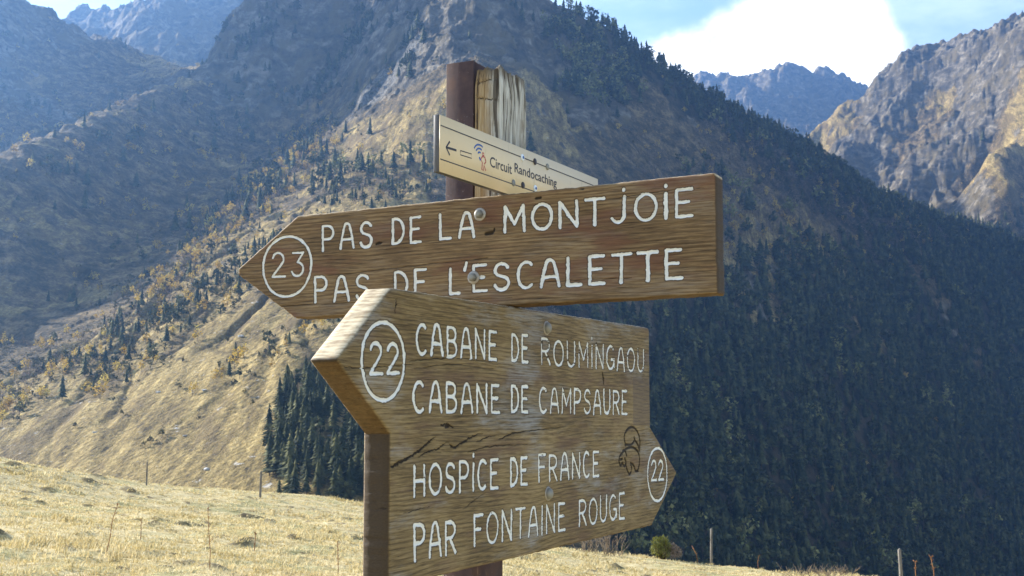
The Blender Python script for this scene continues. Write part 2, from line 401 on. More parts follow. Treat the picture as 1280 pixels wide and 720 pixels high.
# ------------------------------------------------------------------ the meadow
MP = []
for px, py, D in ((-250,500,45),(-100,540,46),(0,586,46),(90,608,48),(180,624,50),(325,634,52),(450,632,52),(560,656,48),(640,680,46),(720,698,45),(800,699,44),(880,708,43),(1000,718,42),(1130,726,42),(1280,738,42),(1500,776,41),
                  (-100,584,33),(0,612,33),(150,638,34),(300,650,36),(450,652,34),(640,704,32),(760,718,32),(880,728,32),(1000,736,30),(1130,748,30),(1280,762,30),(0,648,22),(0,722,11.5),(300,660,24),(300,720,12),(450,672,22),(560,700,20),(640,722,17),(800,740,20),(1000,760,22),(1280,800,22),(-200,620,20),
                  (0,930,5.2),(300,930,5.2),(640,930,5.2),(1000,935,5.2),(1280,940,5.2),(-300,920,5.2),(1600,950,5.2)):
    d = un(px, py); MP.append((d[0] * D, D, d[2] * D + EYE))
for x in np.linspace(-90, 90, 13):
    zc = np.interp(x, [-24, -10, -4, 0, 11, 30], [-.1, -2.0, -2.6, -3.6, -4.4, -5.2])
    MP += [(x, 56, zc - 3.5), (x, 64, zc - 9), (x, 110, zc - 48)]
    MP += [(x, -6, -.0)]
MP = np.array(MP); mfun = RBF(MP[:, :2] / 20, MP[:, 2])
def project_row(t): return 360 - F_PX * (t * math.cos(PITCH) - math.sin(PITCH)) / (math.cos(PITCH) + t * math.sin(PITCH))
def meadow_z(x, y, clod=False):
    z = mfun(np.stack([x, y], 1) / 20)
    k = np.clip((y + 2) / 6, 0, 1)
    z = z + k * (fbm(x / 3.6, y / 3.6, 4, 80) * .085 + fbm(x / .7, y / .7, 3, 84) * .035)
    tus = np.clip(fbm(x / 1.15, y / 1.9, 3, 87) - .68, 0, 1) + .5 * np.clip(fbm(x / .42, y / .8, 3, 88) - .52, 0, 1) * sstep(fbm(x / 4, y / 5, 2, 89), -.2, .4); z = z + k * tus * .30
    return (z, tus) if clod else z
mx = np.linspace(-60, 60, 620); my = np.concatenate([np.linspace(-6, 4, 20, endpoint=False), np.exp(np.linspace(math.log(4), math.log(62), 620)), np.linspace(63, 110, 30)])
spread = np.clip(my / 40, .25, 1.8)
MX = mx[None, :] * spread[:, None]; MY = np.repeat(my[:, None], len(mx), 1)
MZ, CLOD = meadow_z(MX.ravel(), MY.ravel(), True); MZ = MZ.reshape(MX.shape)
mead_m, T = material('dry_meadow_turf')
P = T.n('ShaderNodeNewGeometry').outputs['Position']
n1 = T.noise(P, .55, 5, .6); n2 = T.noise(P, 4.5, 6, .7); n3 = T.noise(P, 22, 4, .7)
c = T.ramp(T.math('ADD', T.math('MULTIPLY', n2, .6), T.math('MULTIPLY', n3, .4)), [(.34, (.17, .135, .065)), (.48, (.45, .355, .175)), (.62, (.62, .52, .30))])
c = T.mix(T.math('MULTIPLY', T.step(n1, .48, .64), .5), c, (.17, .19, .065))
c = T.mix(T.math('MULTIPLY', T.step(T.noise(T.map(P, (.9, .55, 1)), 1.5, 5, .65), .60, .66), .8), c, (.085, .060, .036))
cl = T.step(T.math('ADD', T.attr('clod'), T.math('MULTIPLY', T.math('SUBTRACT', n2, .5), .5)), .05, .16)
c = T.mix(T.math('MULTIPLY', cl, .7), c, T.mix(n3, (.030, .022, .014), (.11, .085, .048)))
T.finish(c, .95, T.math('ADD', n2, n3), .8, .04, .1)
me = np_mesh('meadow', np.stack([MX, MY, MZ], -1).reshape(-1, 3), [grid_faces(len(my), len(mx))], True, {'clod': CLOD})
tag(link('meadow', me, None, [mead_m]), kind='structure')

# ------------------------------------------------------------------ the air
hz = bpy.data.materials.new('mountain_haze'); hz.use_nodes = True; T = NT(hz.node_tree)
pv = T.n('ShaderNodeVolumePrincipled', {'Color': (.24, .49, 1.0, 1), 'Density': HAZE_D, 'Anisotropy': .64})
T.n('ShaderNodeOutputMaterial', {'Volume': pv.outputs[0]})
HZLO = float(ZV.min()) - 1; HZHI = float(ZV.max()) + 30
b = MB(); b.box((-5200, -60, HZLO), (5200, 7100, HZHI)); haze = b.build('haze', hz); tag(haze, kind='stuff')


# ------------------------------------------------------------------ vegetation on the mountains
def project(x, y, z):
    cz = y * math.cos(PITCH) + (z - EYE) * math.sin(PITCH); cy = -y * math.sin(PITCH) + (z - EYE) * math.cos(PITCH)
    return 640 + F_PX * x / cz, 360 - F_PX * cy / cz
PXG, PYG = project(XV, YV, ZV)
TT = (ZV - EYE) / YV
RUN = np.maximum.accumulate(TT, axis=0)
VIS = TT > RUN - .006


def crown_mat(name, lo, mid, hi, sc=.5, trans=.15, big=.05):
    m, T = material(name)
    P = T.n('ShaderNodeNewGeometry').outputs['Position']
    k = T.math('ADD', T.math('MULTIPLY', T.noise(P, big, 3), .75), T.math('MULTIPLY', T.noise(P, sc, 4, .7), .4))
    c = T.ramp(k, [(.40, lo), (.56, mid), (.70, hi)])
    T.finish(c, .85, None, spec=.15, trans=trans)
    return m
con_m = crown_mat('conifer_needles', (.012, .019, .009), (.036, .044, .018), (.115, .112, .042), .5, .15, .13)
pine_m = crown_mat('sunlit_pine_needles', (.070, .078, .026), (.15, .155, .050), (.30, .27, .10), .5, .2, .11)  # paler green stands in for sunlight on treetops of the shaded forest
gold_m = crown_mat('golden_leaves', (.22, .13, .025), (.46, .30, .05), (.55, .44, .11), .6, .3, .09)
bare_m = crown_mat('leafless_twigs', (.10, .075, .057), (.20, .15, .112), (.32, .25, .19), .7, .1, .04)  # pale twigs, lightened further so the right slope carries painted sunlight
olive_m = crown_mat('faded_scrub_leaves', (.035, .036, .016), (.082, .074, .030), (.17, .14, .055), .6, .2, .05)
bark_m = flat('tree_bark', (.085, .062, .045), .9, 0, .1, 3, .4)


def proto_conifer(seed, lev, pts, slim=.19, open_=.0):
    """unit-height spruce: whorls of drooping, ragged branches; returns verts, tris, material index"""
    r = np.random.default_rng(seed); V = []; F = []; M = []; n = 0
    for a in range(5):
        t = 2 * math.pi * a / 5; V += [(.014 * math.cos(t), .014 * math.sin(t), -.06), (.004 * math.cos(t), .004 * math.sin(t), .9)]
    for a in range(5):
        q = (a + 1) % 5; F += [(2 * a, 2 * q, 2 * q + 1), (2 * a, 2 * q + 1, 2 * a + 1)]; M += [1, 1]
    n = 10
    for k in range(lev):
        f = k / (lev - .3); z = .10 + .87 * f + r.uniform(-.012, .012)
        R = slim * ((1 - f) ** .85 + .04) * r.uniform(.78, 1.18)
        hgt = .87 / lev * r.uniform(1.5, 2.1); ph = r.uniform(0, 6.28)
        ox, oy = r.uniform(-.012, .012, 2)
        V.append((ox * .3, oy * .3, min(z + hgt, 1.0))); c = n; n += 1
        for j in range(2 * pts):
            t = ph + math.pi * j / pts + r.uniform(-.12, .12); rr = R * (r.uniform(.8, 1.3) if j % 2 == 0 else r.uniform(.30, .55))
            V.append((ox + rr * math.cos(t), oy + rr * math.sin(t), z - (.022 if j % 2 == 0 else -.008) + r.uniform(-.012, .012))); n += 1
        for j in range(2 * pts):
            if r.random() < open_: continue
            F.append((c, c + 1 + j, c + 1 + (j + 1) % (2 * pts))); M.append(0)
    return np.array(V), np.array(F), np.array(M)


def proto_broad(seed, nleaf, size, kind):
    """unit-height broadleaf: forked trunk, limbs and loose leaf clumps (or bare twigs)"""
    r = np.random.default_rng(seed); V = []; F = []; M = []
    def spike(a, b, w, mi):
        a = np.array(a, float); b = np.array(b, float); d = b - a; u = np.cross(d, r.normal(size=3)); u /= np.linalg.norm(u) + 1e-9; v = np.cross(d, u); v /= np.linalg.norm(v) + 1e-9
        n = len(V)
        for k in range(3): V.append(tuple(a + w * (math.cos(2.094 * k) * u + math.sin(2.094 * k) * v)))
        V.append(tuple(b))
        for k in range(3): F.append((n + k, n + (k + 1) % 3, n + 3)); M.append(mi)
    spike((0, 0, -.06), (r.uniform(-.03, .03), r.uniform(-.03, .03), .8), .022, 1)
    tips = []
    for k in range(8):
        t = r.uniform(0, 6.28); z0 = r.uniform(.18, .6); L = r.uniform(.2, .38) * (1.1 - z0 * .5)
        b = (L * math.cos(t), L * math.sin(t), z0 + r.uniform(.12, .32)); spike((0, 0, z0), b, .011, 1); tips.append(b)
    lob = [(np.array(b) * r.uniform(.6, 1.0), r.uniform(.09, .17)) for b in tips] + [(np.array((0, 0, .78)), .17), (np.array((0, 0, .6)), .18)]
    for k in range(nleaf):
        c, rad = lob[r.integers(len(lob))]
        d = r.normal(size=3); d /= np.linalg.norm(d); p = c + d * rad * r.uniform(.35, 1.1)
        if kind == 'bare':
            e = p + np.array([d[0] * .07, d[1] * .07, .05 + .05 * r.random()]); spike(p - d * .08, e, size * .28, 0)
        else:
            u = r.normal(size=3); u /= np.linalg.norm(u); w = np.cross(u, d); s_ = size * r.uniform(.6, 1.3); n = len(V)
            for q in (u * s_, w * s_ * .8, -u * s_ * .9, -w * s_): V.append(tuple(p + q + d * .02 * r.normal()))
            F.extend([(n, n + 1, n + 2), (n, n + 2, n + 3)]); M.extend([0, 0])
    return np.array(V), np.array(F), np.array(M)


CON_LO = [proto_conifer(100 + k, 8, 6, .19 + .022 * (k % 4)) for k in range(6)] + [proto_broad(160 + k, 75, .085, 'leaf') for k in range(3)]
PINE_LO = [proto_broad(150 + k, 95, .062, 'leaf') for k in range(4)]
CON_HI = [proto_conifer(200 + k, 15 + k, 9, .19 + .014 * k, .08) for k in range(5)]
GOLD = [proto_broad(300 + k, 120, .050, 'leaf') for k in range(5)]
BARE = [proto_broad(400 + k, 60, .030, 'bare') for k in range(5)]
SCRUB = [proto_broad(500 + k, 36, .12, 'leaf') for k in range(5)]


def segd(PX, PY, pts):
    best = np.full(PX.shape, 1e9)
    for (x0, y0), (x1, y1) in zip(pts[:-1], pts[1:]):
        dx, dy = x1 - x0, y1 - y0; t = np.clip(((PX - x0) * dx + (PY - y0) * dy) / (dx * dx + dy * dy), 0, 1)
        best = np.minimum(best, np.hypot(PX - x0 - t * dx, PY - y0 - t * dy))
    return best
def inpoly(PX, PY, poly):
    r = np.zeros(PX.shape, bool)
    for (x0, y0), (x1, y1) in zip(poly, poly[1:] + poly[:1]):
        c = ((y0 > PY) != (y1 > PY)); r ^= c & (PX < (x1 - x0) * (PY - y0) / ((y1 - y0) if y1 != y0 else 1e-9) + x0)
    return r


# density (trees per 1000 m2) of each kind over the ground
cl1 = sstep(fbm(XV / 60, YV / 60, 4, 91), -.15, .45); cl2 = sstep(fbm(XV / 45, YV / 45, 4, 95), -.05, .45)
okD = (DV > 300) & (DV < 2400)
GROVE = [(335, 640), (330, 560), (345, 525), (362, 500), (385, 476), (410, 468), (455, 500), (500, 560), (520, 640)]
grove = inpoly(PXG, PYG, GROVE) & (DV < 520)
gully = np.exp(-(segd(PXG, PYG, [(-40, 515), (10, 500), (60, 462), (130, 425), (200, 372), (260, 310), (330, 240), (400, 175)]) / 22) ** 2) * (DV < 1350)
band2 = np.exp(-(segd(PXG, PYG, [(118, 480), (180, 440), (245, 385), (300, 345), (400, 290)]) / 17) ** 2) * (DV < 900)
band3 = np.exp(-(segd(PXG, PYG, [(290, 470), (345, 440), (400, 415), (440, 400)]) / 18) ** 2) * (DV < 800)
band4 = np.exp(-(segd(PXG, PYG, [(415, 245), (470, 235), (545, 225)]) / 22) ** 2) * (DV < 1100)
strip_ = np.exp(-(segd(PXG, PYG, [(392, 120), (420, 90), (440, 55), (452, 20)]) / 13) ** 2) * (DV < 1500)
rockT = np.exp(-(segd(PXG, PYG, [(298, 75), (325, 40), (350, 15)]) / 20) ** 2) * (DV > 1100) * (DV < 1700) + np.exp(-(segd(PXG, PYG, [(505, 95), (512, 60), (520, 30)]) / 10) ** 2) * (DV > 900) * (DV < 1500)
crestR = np.exp(-(segd(PXG, PYG, [(700, 38), (760, 55), (800, 74), (850, 112), (900, 140), (1000, 190), (1090, 252), (1180, 284), (1290, 318)]) / 13) ** 2) * (DV > 1150) * (DV < 1900)
cliffT = np.exp(-(segd(PXG, PYG, [(715, 45), (735, 90), (775, 110), (740, 60)]) / 24) ** 2) * (DV > 950) * (DV < 1350)
right = sstep(PXG + (PYG - 300) * .6, 760, 900) * (DV < 1900) * (DV > 500)
lowr = sstep(PYG + .12 * (PXG - 900), 300, 390)
flankL = (XV < -215) * (PXG < 380) * (PYG > 110) * (1 - cover[..., 1]) * (DV < 1500)
dens = {
 'pine': right * lowr * .75 * sstep(fbm(XV / 80, YV / 80, 3, 99), -.1, .4) + cliffT * 5 + crestR * 1.5 + right * (1 - lowr) * .9 * cl2 + band4 + strip_ * 2,
 'con': grove * 26 + right * lowr * (11 * cl1 + 5.0) + right * (1 - lowr) * 2.2 * cl2 + crestR * 7 + cliffT * 6 + band2 * 5.0 * (.5 + cl1) + band3 * 2.5 * (.3 + cl1) + band4 * 3.5 + strip_ * 4.5 + rockT * 4 + cover[..., 0] * 1.0 * cl1 * (DV < 1750) + flankL * .6 * cl2 + gully * 1.6 + .012 * (1 - cover[..., 1]),
 'gold': gully * 4.5 * (.15 + 1.2 * cl2) + right * (1 - lowr) * 2.6 * cl1 + right * lowr * .06 + band2 * 1.5 + band3 * 2.0 + flankL * .5 * cl1 + .03,
 'bare': right * (1 - lowr) * 8.0 + (PXG > 560) * (PYG > 150) * (PXG < 900) * (PYG < 420) * 4.0 * cl1 * (1 - .6 * cover[..., 1]) + band4 * 3 + gully * 4.0 + flankL * 1.1 * cl1 + right * lowr * .25 * cl2,
 'scrub': flankL * 3.0 * cl1 + (1 - cover[..., 1]) * (1 - cover[..., 0] * .6) * 2.6 * cl2 + band2 * 16 + cover[..., 0] * 1.4 * cl1 * (DV < 1700) + band3 * 4 + gully * 10 + right * (1 - lowr) * 3.5 + cover[..., 1] * 1.5 * sstep(nB + nA, .15, .7),
}
area = (av[1] - av[0]) * DV * (lv_[1] - lv_[0]) * DV
trees = []      # kind, x, y, z, height, px, py, size in pixels
for kind, dn in dens.items():
    dn = dn * {'con': np.where(grove, 2.0, 3.6), 'pine': 5.5, 'gold': 4.5, 'bare': 6.0, 'scrub': 6.0}[kind]
    p = np.where(okD & VIS & (np.abs(AV) < .56), dn * area / 1000, 0).ravel()
    N = RNG.poisson(p.sum()); print(kind, N); N = min(N, {'con': 17000, 'pine': 1600, 'gold': 2600, 'bare': 6500, 'scrub': 14000}[kind])
    id_ = RNG.choice(len(p), N, p=p / p.sum())
    jx = RNG.uniform(-.5, .5, N); jy = RNG.uniform(-.5, .5, N)
    D = DV.ravel()[id_]; x = XV.ravel()[id_] + jx * (av[1] - av[0]) * D; y = YV.ravel()[id_] + jy * (lv_[1] - lv_[0]) * D; z = ZV.ravel()[id_]
    gm = grove.ravel()[id_]; u = RNG.random(N)
    h = {'con': np.where(gm, 6.5 + 7.5 * u, 11 + 14 * u ** 1.5), 'pine': 13 + 10 * u, 'gold': 5 + 6 * u, 'bare': 4 + 5.5 * u, 'scrub': 1.0 + 3.2 * u ** 2.2}[kind]
    h = h * np.where((PXG.ravel()[id_] < 560) & ~gm & (kind in ('con', 'pine')), np.where(D < 850, .40, .75), 1) * np.where((PXG.ravel()[id_] < 560) & (kind in ('gold', 'bare')), np.where(D < 850, .7, 1.0), 1)
    h = h * np.where(crestR.ravel()[id_] > .4, .85, 1)
    for i in range(N): trees.append((kind, x[i], y[i], z[i], h[i], PXG.ravel()[id_[i]], PYG.ravel()[id_[i]], F_PX * h[i] / D[i], bool(gm[i]), crestR.ravel()[id_[i]] > .45))
print('trees', len(trees), {k: sum(t[0] == k for t in trees) for k in dens})
def hidden(px, py):
    return inpoly(np.array([px]), np.array([py]), [(298, 339), (369, 268), (545, 245), (545, 78), (664, 82), (664, 190), (747, 220), (905, 215), (908, 366), (812, 376), (813, 540), (846, 592), (800, 662), (490, 735), (456, 735), (456, 540), (393, 452), (410, 398), (373, 398)])[0] or not (0 < px < 1280 and -5 < py < 716)
MEAD_LINE = ([0, 90, 180, 325, 450, 700, 1000, 1280], [570, 592, 605, 616, 620, 690, 714, 735])
PROT = {'con': CON_LO, 'pine': PINE_LO, 'gold': GOLD, 'bare': BARE, 'scrub': SCRUB}
MATS = {'con': con_m, 'pine': pine_m, 'gold': gold_m, 'bare': bare_m, 'scrub': olive_m}
def split_mesh(name, pr, mi):
    V, F, M = pr; F = F[M == mi]; used = np.unique(F); mp = np.zeros(len(V), int); mp[used] = np.arange(len(used))
    return np_mesh(name, V[used], [mp[F]])
mesh_cache = {}
def whole(kind, k):
    if (kind, k) not in mesh_cache:
        V, F, M = PROT[kind][k]; me = np_mesh(kind + '_tree', V, [F], False, None, M); me.materials.append(MATS[kind]); me.materials.append(bark_m); mesh_cache[(kind, k)] = me
    return mesh_cache[(kind, k)]
hi_mesh = []
for k, pr in enumerate(CON_HI):
    c_ = split_mesh('crown', pr, 0); c_.materials.append(con_m); t_ = split_mesh('trunk', pr, 1); t_.materials.append(bark_m); hi_mesh.append((c_, t_))
LIM = {'grove': 90, 'crest': 80, 'con': 130, 'pine': 160, 'gold': 290, 'bare': 200, 'scrub': 0}
INFO = {
 'grove': ('conifer_tree', 'tall dark spruce in the dense grove at the foot of the dry grass slope', 'spruces in the grove below the slope'),
 'crest': ('conifer_tree', 'dark conifer standing on the wooded skyline crest under the white cloud', 'conifers along the skyline crest'),
 'con': ('conifer_tree', 'conifer on the shaded or scrubby mountainside, outside the grove and off the crest', 'conifers scattered on the mountainsides'),
 'pine': ('pine_tree', 'round crowned pine with sunlight painted into its crown among the darker conifers', 'pines among the conifers'),
 'gold': ('autumn_tree', 'small autumn tree with golden yellow leaves on the mountainside', 'golden trees on the mountainsides'),
 'bare': ('bare_tree', 'small leafless pale brown tree on the mountainside', 'leafless trees on the mountainsides'),
}
trees.sort(key=lambda t: -t[7])
cnt_ = {k: 0 for k in LIM}; mass = {k: [] for k in PROT}
for t in trees:
    kind, x, y, z, h, px, py, sz, gm, cr = t
    cls = 'grove' if gm and kind == 'con' else ('crest' if cr and kind == 'con' else kind)
    vis_ = not hidden(px, py - sz * .5) and py - sz * .7 < np.interp(px, *MEAD_LINE) - 4
    if cls in INFO and cnt_[cls] < LIM[cls] and vis_:
        cnt_[cls] += 1; nm, lb, gp = INFO[cls]
        rot = RNG.uniform(0, 6.28)
        if cls == 'grove':
            o = empty(nm, (x, y, z)); o.rotation_euler.z = rot; o.scale = (h, h, h)
            c_, t_ = hi_mesh[cnt_[cls] % len(hi_mesh)]
            link('crown', c_, o); link('trunk', t_, o)
        else:
            o = link(nm, whole(kind, int(RNG.integers(len(PROT[kind]))))); o.location = (x, y, z); o.rotation_euler.z = rot; o.scale = (h * RNG.uniform(.85, 1.2), h * RNG.uniform(.85, 1.2), h)
        tag(o, lb, 'tree', gp)
    else:
        mass[kind].append((x, y, z, h))
def merge(name, items, protos, m):
    A = np.array(items); VV = []; FF = []; MM = []; n = 0
    pick = RNG.integers(len(protos), size=len(A))
    for k, (V, F, M) in enumerate(protos):
        a = A[pick == k]
        if not len(a): continue
        th = RNG.uniform(0, 6.28, len(a)); cs, sn = np.cos(th)[:, None], np.sin(th)[:, None]; sx_ = RNG.uniform(.85, 1.25, len(a))[:, None] * a[:, 3:4]
        X = (V[None, :, 0] * cs - V[None, :, 1] * sn) * sx_ + a[:, 0:1]; Y = (V[None, :, 0] * sn + V[None, :, 1] * cs) * sx_ + a[:, 1:2]; Z = V[None, :, 2] * a[:, 3:4] + a[:, 2:3]
        VV.append(np.stack([X, Y, Z], -1).reshape(-1, 3)); FF.append((F[None] + (np.arange(len(a)) * len(V))[:, None, None] + n).reshape(-1, 3)); MM.append(np.tile(M, len(a))); n += len(a) * len(V)
    me = np_mesh(name, np.concatenate(VV), [np.concatenate(FF)], False, None, np.concatenate(MM)); me.materials.append(m); me.materials.append(bark_m)
    return tag(link(name, me), kind='stuff')
merge('conifer_forest', mass['con'], CON_LO, con_m); merge('golden_woods', mass['gold'], GOLD, gold_m)
merge('leafless_woods', mass['bare'], BARE, bare_m); merge('scrub_undergrowth', mass['scrub'], SCRUB, olive_m)

# pale boulders lying on the dry slope
rock_m = flat('pale_boulder_stone', (.42, .40, .37), .9, 0, .2, .6, .35)
def rock_mesh(seed):
    import bmesh
    bm = bmesh.new(); bmesh.ops.create_icosphere(bm, subdivisions=2, radius=1); r = np.random.default_rng(seed)
    pl_ = [(Vector(r.normal(size=3)).normalized(), r.uniform(.45, .8)) for _ in range(9)]
    for v in bm.verts:
        for nn_, d_ in pl_:
            e_ = v.co.dot(nn_) - d_
            if e_ > 0: v.co -= nn_ * e_
        v.co.z *= .6
    me = bpy.data.meshes.new('boulder'); bm.to_mesh(me); bm.free(); me.materials.append(rock_m); return me
rocks = [rock_mesh(k) for k in range(4)]
def mount_hit(px, py):
    d2 = (PXG - px) ** 2 + (PYG - py) ** 2 + np.where(VIS, 0, 1e6); k = int(d2.argmin()); return np.array([XV.flat[k], YV.flat[k], ZV.flat[k]])
for k, (px, py, s_) in enumerate(((318, 287, 2.6), (287, 312, 2.6), (347, 235, 1.8), (372, 214, 1.5), (255, 488, 1.2), (198, 490, 1.0), (260, 587, 1.1), (300, 420, 1.3), (232, 545, .8), (160, 470, 1.0), (365, 262, 1.2), (340, 330, 1.3), (120, 540, .9))):
    p = mount_hit(px, py); o = link('boulder', rocks[k % 4]); o.location = p; o.rotation_euler.z = k * 1.3; o.scale = (s_ * 1.3, s_, s_)
    tag(o, 'pale grey boulder lying on the dry grass slope', 'boulder', 'boulders on the dry slope')

# ------------------------------------------------------------------ things on the meadow
def ground_hit(px, py):
    d = un(px, py); D = np.exp(np.linspace(math.log(5), math.log(60), 900)); x = d[0] * D; z = d[2] * D + EYE; g = meadow_z(x, D)
    k = np.nonzero(z <= g)[0]; k = k[0] if len(k) else int(np.argmin(z - g))
    return np.array([x[k], D[k], g[k]])

# dry grass: bent blades in tufts
NT_ = 90000
D = 7.5 * (58 / 7.5) ** (RNG.random(NT_) ** .8); a = RNG.uniform(-.52, .52, NT_); x = a * D
keep = fbm(x / 1.3, D / 1.3, 3, 120) + RNG.uniform(-.5, .5, NT_) > -.25; D = D[keep]; x = x[keep]
zg = meadow_z(x, D); nt = len(x); nbld = 5
bx = np.repeat(x, nbld) + RNG.normal(0, .035, nt * nbld) * np.repeat(np.clip(D / 15, 1, 2.5), nbld); by = np.repeat(D, nbld) + RNG.normal(0, .035, nt * nbld); bz = np.repeat(zg, nbld) - .015
hh = np.repeat(RNG.uniform(.02, .065, nt) * (1 + 1.0 * (fbm(x / 4, D / 4, 2, 123) > .35)), nbld) * RNG.uniform(.6, 1.3, nt * nbld)
th = RNG.uniform(0, 6.28, nt * nbld); ln_ = RNG.uniform(.3, 1.1, nt * nbld) * hh; wd = RNG.uniform(.0035, .007, nt * nbld) * np.clip(by / 12, 1, 3)
dx, dy = np.cos(th), np.sin(th)
P0_ = np.stack([bx - dy * wd, by + dx * wd, bz], -1); P1_ = np.stack([bx + dy * wd, by - dx * wd, bz], -1)
P2_ = np.stack([bx + dx * ln_ * .4 + dy * wd * .7, by + dy * ln_ * .4 - dx * wd * .7, bz + hh * .65], -1); P3_ = np.stack([bx + dx * ln_ * .4 - dy * wd * .7, by + dy * ln_ * .4 + dx * wd * .7, bz + hh * .65], -1)
P4_ = np.stack([bx + dx * ln_, by + dy * ln_, bz + hh], -1)
Vg = np.stack([P0_, P1_, P2_, P3_, P4_], 1).reshape(-1, 3); o5 = np.arange(len(bx))[:, None] * 5
gm_, T = material('straw_grass_blades')
P = T.n('ShaderNodeNewGeometry').outputs['Position']
k = T.math('ADD', T.math('MULTIPLY', T.noise(P, 1.1, 4), .6), T.math('MULTIPLY', T.noise(P, 26, 2), .4))
c = T.ramp(k, [(.33, (.25, .20, .075)), (.47, (.50, .395, .185)), (.63, (.66, .56, .33))])
T.finish(c, .7, None, spec=.2, trans=.35)
me = np_mesh('grass', Vg, [o5 + np.array([0, 1, 2, 3]), o5 + np.array([3, 2, 4])], False); me.materials.append(gm_)
tag(link('grass', me), kind='stuff')

grey_post_m, T = material('grey_fence_wood')
P = T.n('ShaderNodeTexCoord').outputs['Object']; k = T.noise(T.map(P, (40, 40, 3)), 1.0, 5)
T.finish(T.ramp(k, [(.3, (.07, .06, .05)), (.7, (.27, .245, .21))]), .9, k, .5, .01, .1)
def fence_post(px, py0, py1, r, label, lean=(0, 0), split=True):
    p = ground_hit(px, py1); h = (py1 - py0) / F_PX * p[1]
    b = MB(); n = 7; pts = [(0, 0, -.3), (lean[0] * .3, 0, h * .3), (lean[0] * .7, .01, h * .7), (lean[0], .01, h - .03), (lean[0] + .01, .0, h)]
    b.tube(pts, [r * 1.05, r, r * .97, r * .95, r * .6], 7)
    o = b.build('fence_post', grey_post_m); o.location = p
    tag(o, label, 'fence post', 'fence posts along the meadow crest')
fence_post(889, 662, 706, .042, 'weathered grey fence post standing alone beside the round green bush', (.03, 0))
fence_post(1127, 688, 728, .062, 'thick grey fence post at the low right end of the meadow crest', (-.03, 0))
fence_post(325, 590, 622, .040, 'pale fence post in front of the dark spruce grove', (.02, 0))
fence_post(183, 578, 607, .028, 'thin dark fence post on the crest left of the spruce grove', (0, 0))

# the bush, and the leafless shrubs beside it
def leaf_cloud(name, mat, parent, lobes, n, size, seed):
    r = np.random.default_rng(seed); V = []; F = []
    for i in range(n):
        c, rad = lobes[r.integers(len(lobes))]; d = r.normal(size=3); d /= np.linalg.norm(d); p = np.array(c) + d * rad * r.uniform(.5, 1.08) * np.array([1, 1, .9])
        if p[2] < .0: continue
        u = r.normal(size=3) + d * .6; u /= np.linalg.norm(u); w = np.cross(u, r.normal(size=3)); w /= np.linalg.norm(w); s_ = size * r.uniform(.5, 1.3); k = len(V)
        V += [p - u * s_ * .3, p + w * s_ * .4, p + u * s_, p - w * s_ * .4]; F.append((k, k + 1, k + 2, k + 3))
    me = np_mesh(name, np.array(V), [np.array(F)]); me.materials.append(mat); return link(name, me, parent)
bush_m = crown_mat('bush_leaves', (.07, .075, .020), (.16, .165, .040), (.27, .26, .075), 9, .3, 3)
p = ground_hit(828, 699)
bush = empty('bush', p); bush.scale = (.8, .8, .85); tag(bush, 'rounded yellow green bush on the meadow crest under the sign\'s right point', 'bush')
b = MB(); r_ = random.Random(4)
for k in range(22): b.tube([(0, 0, -.1), (r_.uniform(-.35, .35), r_.uniform(-.3, .3), r_.uniform(.25, .45)), (r_.uniform(-.55, .65), r_.uniform(-.4, .4), r_.uniform(.4, .85))], [.02, .012, .004], 4)
b.build('branches', bark_m, bush)
leaf_cloud('foliage', bush_m, bush, [((-.18, 0, .62), .28), ((.05, .05, .70), .22), ((-.25, -.1, .36), .28), ((.18, 0, .46), .24), ((.05, -.1, .25), .28)], 2600, .05, 5)
leaf_cloud('dry_foliage', bare_m, bush, [((.42, .05, .42), .26), ((.60, 0, .25), .25), ((.3, .1, .25), .3)], 1100, .05, 6)
def twiggy(name, px, py, w, h, seed, label, n=34):
    p = ground_hit(px, py); r = random.Random(seed); b = MB()
    for k in range(n):
        x0 = r.uniform(-w, w) * .5; x1 = x0 + r.uniform(-.3, .3) * w
        b.tube([(x0, r.uniform(-.2, .2), -.05), ((x0 + x1) / 2 + r.uniform(-.05, .05), r.uniform(-.2, .2), h * r.uniform(.3, .5)), (x1, r.uniform(-.2, .2), h * r.uniform(.6, 1.0))], [.012, .008, .003], 3)
        for q in range(3):
            t = r.uniform(.4, .9); b.tube([(x0 + (x1 - x0) * t, 0, h * t * .8), (x0 + (x1 - x0) * t + r.uniform(-.2, .2), r.uniform(-.1, .1), h * t * .8 + r.uniform(.05, .25))], [.006, .003], 3)
    o = b.build(name, twig_m); o.location = p; tag(o, label, 'shrub')
twig_m = flat('dry_twigs', (.24, .18, .12), .9, 0, .1, 12, .35)
twiggy('leafless_shrub', 752, 693, 1.5, .75, 3, 'tangle of leafless grey twigs just below the lower sign, left of the bush')
twiggy('leafless_shrub', 1026, 724, 1.8, .30, 8, 'low brown tangle of dead stems between the two right fence posts', 40)

